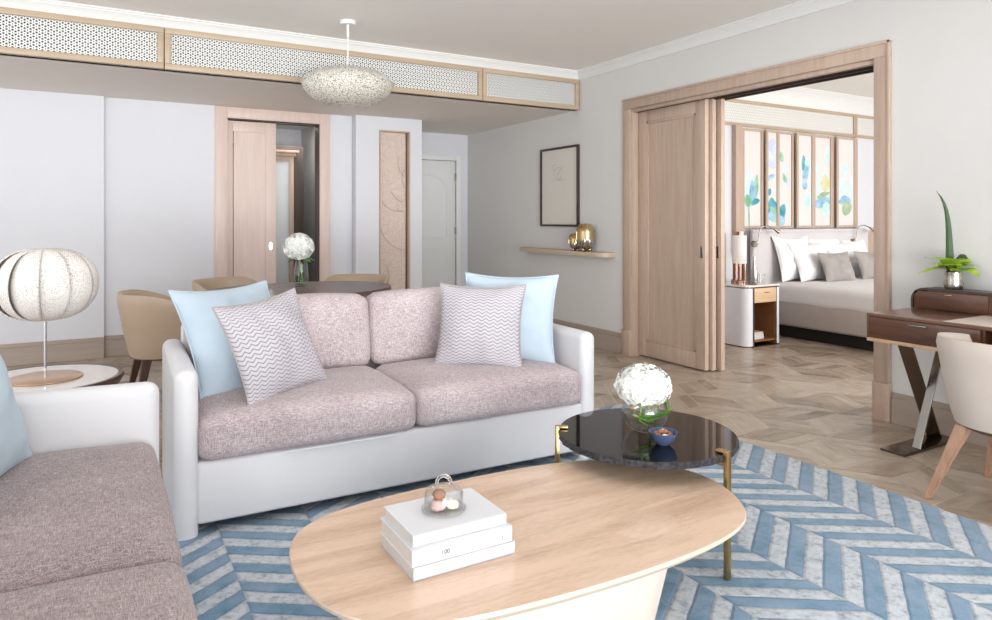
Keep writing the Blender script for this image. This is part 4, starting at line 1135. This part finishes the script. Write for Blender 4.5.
def wall_panel(x0, x1, y, blobs, label, z0=1.20, z1=2.325, fl=.035, fr=.035):
    r = thing('painted_panel', label, 'wall panel', ((x0 + x1) / 2, y, z0)); hw = (x1 - x0) / 2; h = z1 - z0
    bm = B(); dpt = .022
    box(bm, -hw, -hw + fl, -dpt, .0, 0, h, .003); box(bm, hw - fr, hw, -dpt, .0, 0, h, .003); box(bm, -hw + fl, hw - fr, -dpt, .0, 0, .028, .003); box(bm, -hw + fl, hw - fr, -dpt, .0, h - .028, h, .003)
    new('frame', bm, 'oak', r)
    bm = B(); box(bm, -hw + fl, hw - fr, -.008, -.001, .028, h - .028)
    L, Rr = -hw + fl + .003, hw - fr - .003; lay = 0
    for (cx_, cz_, rx, rz, ang, mi) in blobs:     # x fraction across panel, z fraction, radii (m), angle, wash
        lay += 1; X0 = L + (Rr - L) * cx_; Z0 = h * cz_; vs = []; ca, sa = math.cos(R(ang)), math.sin(R(ang)); seed = cx_ * 31 + cz_ * 17
        pts = []
        for k in range(28):
            a = 2 * math.pi * k / 28; q = 1 + .16 * mnoise.noise(Vector((math.cos(a) * 1.4 + seed, math.sin(a) * 1.4, 0)))
            px = rx * math.cos(a) * q * (1 - .25 * math.sin(a)); pz = rz * math.sin(a) * q
            X = X0 + px * ca - pz * sa; Z = Z0 + px * sa + pz * ca
            pts.append((min(Rr, max(L, X)), Z))
        cv = bm.verts.new((min(Rr, max(L, X0)), -.0085 - lay * .0004, Z0)); vs = [bm.verts.new((p[0], -.0085 - lay * .0004, p[1])) for p in pts]
        for k in range(28):
            try: bm.faces.new((cv, vs[k], vs[(k + 1) % 28])).material_index = mi
            except ValueError: pass
    new('painting', bm, WASH, r)
    return r
yb = BY - .02
wall_panel(6.215, 6.565, yb, [(.45, .40, .10, .19, 8, 5), (.2, .36, .05, .17, 14, 5), (.72, .42, .045, .13, -10, 3), (.5, .36, .05, .15, 0, 2), (.25, .28, .06, .075, 20, 3), (.68, .27, .07, .035, 20, 1), (.3, .12, .009, .17, 2, 3)], 'painted panel with a green lotus bud, leftmost in the bedroom wall')
wall_panel(6.575, 6.80, yb - .03, [(.55, .82, .09, .10, 0, 4), (.5, .70, .08, .10, 10, 4), (.35, .52, .07, .03, 25, 2), (.2, .37, .03, .045, -20, 1), (.5, .20, .10, .12, 0, 1), (.7, .14, .07, .10, 30, 3), (.4, .13, .06, .06, 0, 2)], 'narrow painted panel with a deep teal flower, second from left in the bedroom wall')
wall_panel(6.81, 7.10, yb, [(.2, .74, .035, .06, 10, 3), (.55, .62, .04, .03, 60, 5), (.45, .52, .03, .06, 30, 3), (.8, .48, .03, .06, 20, 4), (.2, .16, .07, .11, -30, 1), (.1, .08, .08, .06, 0, 2)], 'painted panel with scattered teal leaf strokes, third from left in the bedroom wall')
wall_panel(7.11, 7.455, yb - .03, [(.45, .68, .04, .10, 5, 1), (.6, .60, .05, .12, -12, 2), (.75, .70, .06, .05, 0, 5), (.5, .46, .045, .06, 20, 2), (.85, .30, .09, .09, 0, 5)], 'painted panel with blue brush strokes, fourth from left in the bedroom wall', fr=.06)
wall_panel(7.465, 7.865, yb, [(.15, .65, .05, .06, 40, 5), (.85, .80, .06, .12, 0, 5), (.6, .47, .14, .15, 0, 5), (.5, .28, .16, .07, 10, 2), (.7, .49, .09, .10, 0, 6), (.55, .36, .12, .03, 15, 7), (.75, .20, .09, .09, 0, 5)], 'painted panel with a yellow centred lotus, fifth from left in the bedroom wall', fr=.07)
wall_panel(7.875, 8.30, yb - .03, [(.5, .64, .09, .05, 50, 5), (.25, .42, .11, .16, 0, 5), (.75, .46, .06, .13, -20, 5), (.45, .30, .12, .06, 0, 2), (.55, .22, .10, .09, 30, 7)], 'painted panel with pale petals and an olive leaf, rightmost in the bedroom wall', fr=.07)
bm = B(); box(bm, 6.09, 6.20, BY - .06, BY, .9, 2.345, .003); box(bm, 8.31, 8.36, BY - .03, BY, .9, 2.345, .003); box(bm, 9.0, 9.04, BY - .03, BY, .9, 2.345, .003); struct('trim_10', bm, 'oak', label='upright oak posts framing the bedroom panels')
# bedside wood slabs
for x0, lb in ((5.62, 'upright oak slab behind the bedside lamp'), (8.45, 'upright oak slab at the far side of the bed')):
    o = new('headboard_wing', bx(x0, x0 + .32, BY - .05, BY, .0, 1.16, .004), 'oak'); tag(o, lb, 'headboard wing')

bd = thing('bed', 'large bed made up in white linen and taupe valance in the bedroom', 'bed', (6.5, BY - .06, 0))
BW, BL_ = 1.9, 2.2
new('plinth', bx(.12, BW - .12, -BL_ + .12, -.06, 0, .15), 'black', bd)
b = B(); box(b, .0, BW, -BL_, -.05, .14, .44, .03, 3); new('divan', b, 'valance', bd)
b = puff(BW + .01, BL_ - .04, .24, .07, .02, n=16, seed=9, wr=.006)
for v in b.verts: v.co += Vector((BW / 2, -BL_ / 2 - .02, .36))
new('duvet', b, 'duvet', bd, 60)
b = B(); box(b, -.2, BW + .05, -.06, -.005, .3, 1.19, .02, 3); box(b, -.2, BW + .05, -.075, -.06, 1.155, 1.165, .002); new('headboard', b, 'valance_pale', bd)
gp = 'white pillows at the head of the bed'
for i, (x, y, w, h, zz, ln, lb) in enumerate([
    (6.58, 5.02, .62, .50, .61, .14, 'white square pillow at the left back corner of the bed'),
    (7.24, 5.06, .62, .48, .61, .14, 'white square pillow at the back of the bed between the outer two'),
    (7.88, 5.06, .50, .46, .61, .14, 'white square pillow at the right back corner of the bed'),
    (6.74, 4.90, .66, .42, .61, .17, 'white pillow in front of the left back pillow, beside the grey cushion'),
    (7.42, 4.94, .62, .42, .61, .17, 'white pillow behind the two grey cushions on the bed')]):
    pillow('bed_pillow', lb, 'pillow', 'linen', (x, y, zz), (x + w, y, zz), (x + .02, y + ln, zz + h), .17, gp, seed=20 + i, wr=.02)
pillow('bed_cushion', 'grey satin cushion on the bed nearest the nightstand', 'cushion', 'greysilk', (6.93, 4.72, .60), (7.45, 4.70, .60), (6.92, 4.84, .93), .15, seed=31, wr=.02)
pillow('bed_cushion', 'grey satin cushion on the bed beside the door jamb', 'cushion', 'greysilk', (7.60, 4.72, .60), (8.12, 4.72, .60), (7.58, 4.84, .93), .15, seed=32, wr=.02)

ns = thing('nightstand', 'pale nightstand with rounded corner, oak drawer and open shelf beside the bed', 'nightstand', (5.66, 4.74, 0))
w_, d_, rc = .50, .44, .085
def nspts(w0, ins=0):
    q = [(w_ - ins, d_), (ins * 0, d_)]
    q += [(rc - (rc - ins) * math.cos(R(a)), rc - (rc - ins) * math.sin(R(a))) for a in range(0, 91, 10)]
    return q
bm = B(); outer = [(0, d_)] + [(rc - rc * math.cos(R(a)), rc - rc * math.sin(R(a))) for a in range(0, 91, 10)] + [(.110, 0)]
inn = [(.110, .02)] + [(rc - (rc - .02) * math.cos(R(a)), rc - (rc - .02) * math.sin(R(a))) for a in range(90, -1, -10)] + [(.02, d_)]
prism(bm, outer + inn, .012, .60); box(bm, .095, .112, .0, d_, .012, .60); box(bm, w_ - .04, w_, 0, d_, .012, .60, .004); box(bm, .02, w_ - .02, d_ - .02, d_, .012, .60)
new('body', bm, 'pale_lacquer', ns)
bm = B(); prism(bm, [(w_ + .005, -.005), (w_ + .005, d_), (-.005, d_)] + [(rc - (rc + .005) * math.cos(R(a)), rc - (rc + .005) * math.sin(R(a))) for a in range(0, 91, 10)], .612, .632, .002); new('top', bm, 'marble', ns)
bm = B(); prism(bm, [(w_, 0), (w_, d_), (0, d_)] + [(rc - rc * math.cos(R(a)), rc - rc * math.sin(R(a))) for a in range(0, 91, 10)], .60, .612); prism(bm, [(w_, 0), (w_, d_), (0, d_)] + [(rc - rc * math.cos(R(a)), rc - rc * math.sin(R(a))) for a in range(0, 91, 10)], 0, .012); box(bm, .1115, .117, -.002, .01, .012, .60); box(bm, w_ - .046, w_ - .0405, -.002, .01, .012, .60); new('metal_trim', bm, 'bronze', ns)
bm = B(); box(bm, .117, .123, .01, d_ - .02, .012, .6); box(bm, w_ - .054, w_ - .047, .01, d_ - .02, .012, .6); box(bm, .123, w_ - .054, d_ - .03, d_ - .021, .012, .6); box(bm, .123, w_ - .054, .005, d_ - .03, .05, .066); new('lining', bm, 'nightwood_in', ns)
nd = new('drawer', bx(.118, w_ - .047, .0, .3, .45, .598, .002), 'nightwood', ns); new('handle', bx(.27, .35, -.008, .0, .548, .553, .001), 'bronze', nd)
for k, (m_, h_, lb) in enumerate((('paper', .026, 'white book at the bottom of the nightstand shelf'), ('paper', .026, 'white book in the middle of the nightstand shelf pile'), ('nightwood', .02, 'tan book on top of the nightstand shelf pile'))):
    z = .0665 + (0, .0265, .053)[k]
    b = thing('book', lb, 'book', (5.895, 4.90, z)); ww = (.09, .085, .08)[k]
    bm = B(); box(bm, -ww, ww, -.11, .11, 0, .003); box(bm, -ww, ww, -.11, .11, h_ - .003, h_); box(bm, ww - .003, ww, -.11, .11, 0, h_); new('cover', bm, m_, b)
    new('pages', bx(-ww + .003, ww - .003, -.107, .107, .003, h_ - .003), 'pages', b)
cn = thing('candle_jar', 'small white jar on the books in the nightstand shelf', 'jar', (5.845, 4.87, .1400))
bm = B(); lathe(bm, [(0, 0), (.03, 0), (.032, .004), (.032, .075), (0, .075)], 28); new('body', bm, 'paper', cn)
bm = B(); lathe(bm, [(0, .0755), (.033, .0755), (.033, .10), (0, .10)], 28); new('lid', bm, 'steel', cn)

lm = thing('bedside_lamp', 'bedside lamp with white cylinder shade on rose bronze rods, on the nightstand', 'table lamp', (5.93, 5.06, .6325))
bm = B(); lathe(bm, [(0, 0), (.085, 0), (.085, .02), (.075, .028), (0, .028)], 36); new('base', bm, 'rosegold', lm)
bm = B()
for a in range(0, 360, 45): tube(bm, [(.055 * math.cos(R(a)), .055 * math.sin(R(a)), .028), (.055 * math.cos(R(a)), .055 * math.sin(R(a)), .24)], .013, 10)
new('stem', bm, 'rosegold', lm)
bm = B(); lathe(bm, [(.07, .2), (.074, .2), (.074, .50), (.07, .50), (.07, .2)], 40); new('shade', bm, 'shade_white', lm)
bm = B(); lathe(bm, [(0, .50), (.06, .50), (.06, .54), (0, .54)], 30); new('cap', bm, 'rosegold', lm)
bt = thing('bottle', 'slender silver topped bottle on the nightstand beside the lamp', 'bottle', (5.92, 4.86, .6325))
bm = B(); lathe(bm, [(0, 0), (.032, 0), (.036, .01), (.036, .11), (.016, .18), (.013, .25), (0, .25)], 30); new('body', bm, 'steel', bt)
bm = B(); lathe(bm, [(0, .25), (.017, .25), (.017, .285), (0, .285)], 24); new('stopper', bm, 'silver', bt)
gl = thing('drinking_glass', 'small clear drinking glass on the nightstand beside the bottle', 'glass', (6.02, 4.84, .6325))
bm = B(); lathe(bm, [(0, 0), (.032, 0), (.036, .1), (.033, .1), (.029, .008), (0, .008)], 30); new('bowl', bm, 'glass', gl)
for (x, lb) in ((6.30, 'chrome reading lamp on the headboard above the nightstand'), (8.10, 'chrome reading lamp at the far end of the headboard')):
    rl = thing('reading_lamp', lb, 'reading lamp', (x, BY - .13, 1.03))
    bm = B(); lathe(bm, [(0, -.02), (.035, -.02), (.035, .02), (0, .02)], 24)
    for v in bm.verts: v.co = Vector((v.co.x, v.co.z + .0, v.co.y))
    new('mount', bm, 'nickel', rl)
    bm = B(); tube(bm, [(0, -.02, 0), (.03, -.03, .05), (.04, -.04, .15), (.06, -.05, .19), (.12, -.08, .2), (.2, -.1, .17)], .007); new('arm', bm, 'nickel', rl)
    bm = B(); tube(bm, [(.2, -.1, .17), (.26, -.12, .13)], [.012, .024], 14); new('head', bm, 'nickel', rl)

# ------------------------------------------------------------------ groups of like things
GR = [('tub_chair', 'dining', 'tan tub chairs around the dining table'), ('tub_chair', 'tan leather', 'tan tub chairs around the dining table'),
      ('pillow', 'sofa', 'pillows on the sofas'), ('pillow', 'right arm', 'pillows on the sofas'), ('book', 'coffee table', 'books stacked on the coffee table'),
      ('book', 'nightstand', 'books on the nightstand shelf'), ('sweet', '', 'sweets inside the glass dish'), ('painted_panel', '', 'painted panels on the bedroom wall'),
      ('fretwork_panel', 'bulkhead', 'fretwork panels along the living room bulkhead'), ('fretwork_panel', 'pendant', 'fretwork panels along the living room bulkhead'),
      ('fretwork_panel', 'picture wall', 'fretwork panels along the living room bulkhead'), ('fretwork_panel', 'bedroom', 'fretwork panels above the bedroom wall'),
      ('ornament', '', 'capsule ornaments on the floating shelf'), ('bed_cushion', '', 'grey satin cushions on the bed'), ('reading_lamp', '', 'reading lamps on the headboard'),
      ('headboard_wing', '', 'oak slabs beside the bed'), ('sofa', '', 'ivory leather sofas')]
for o in C.objects:
    if o.parent or 'label' not in o or 'group' in o or o.get('kind') == 'structure': continue
    for nm, key, g in GR:
        if o.name.split('.')[0] == nm and key in o['label']: o['group'] = g; break
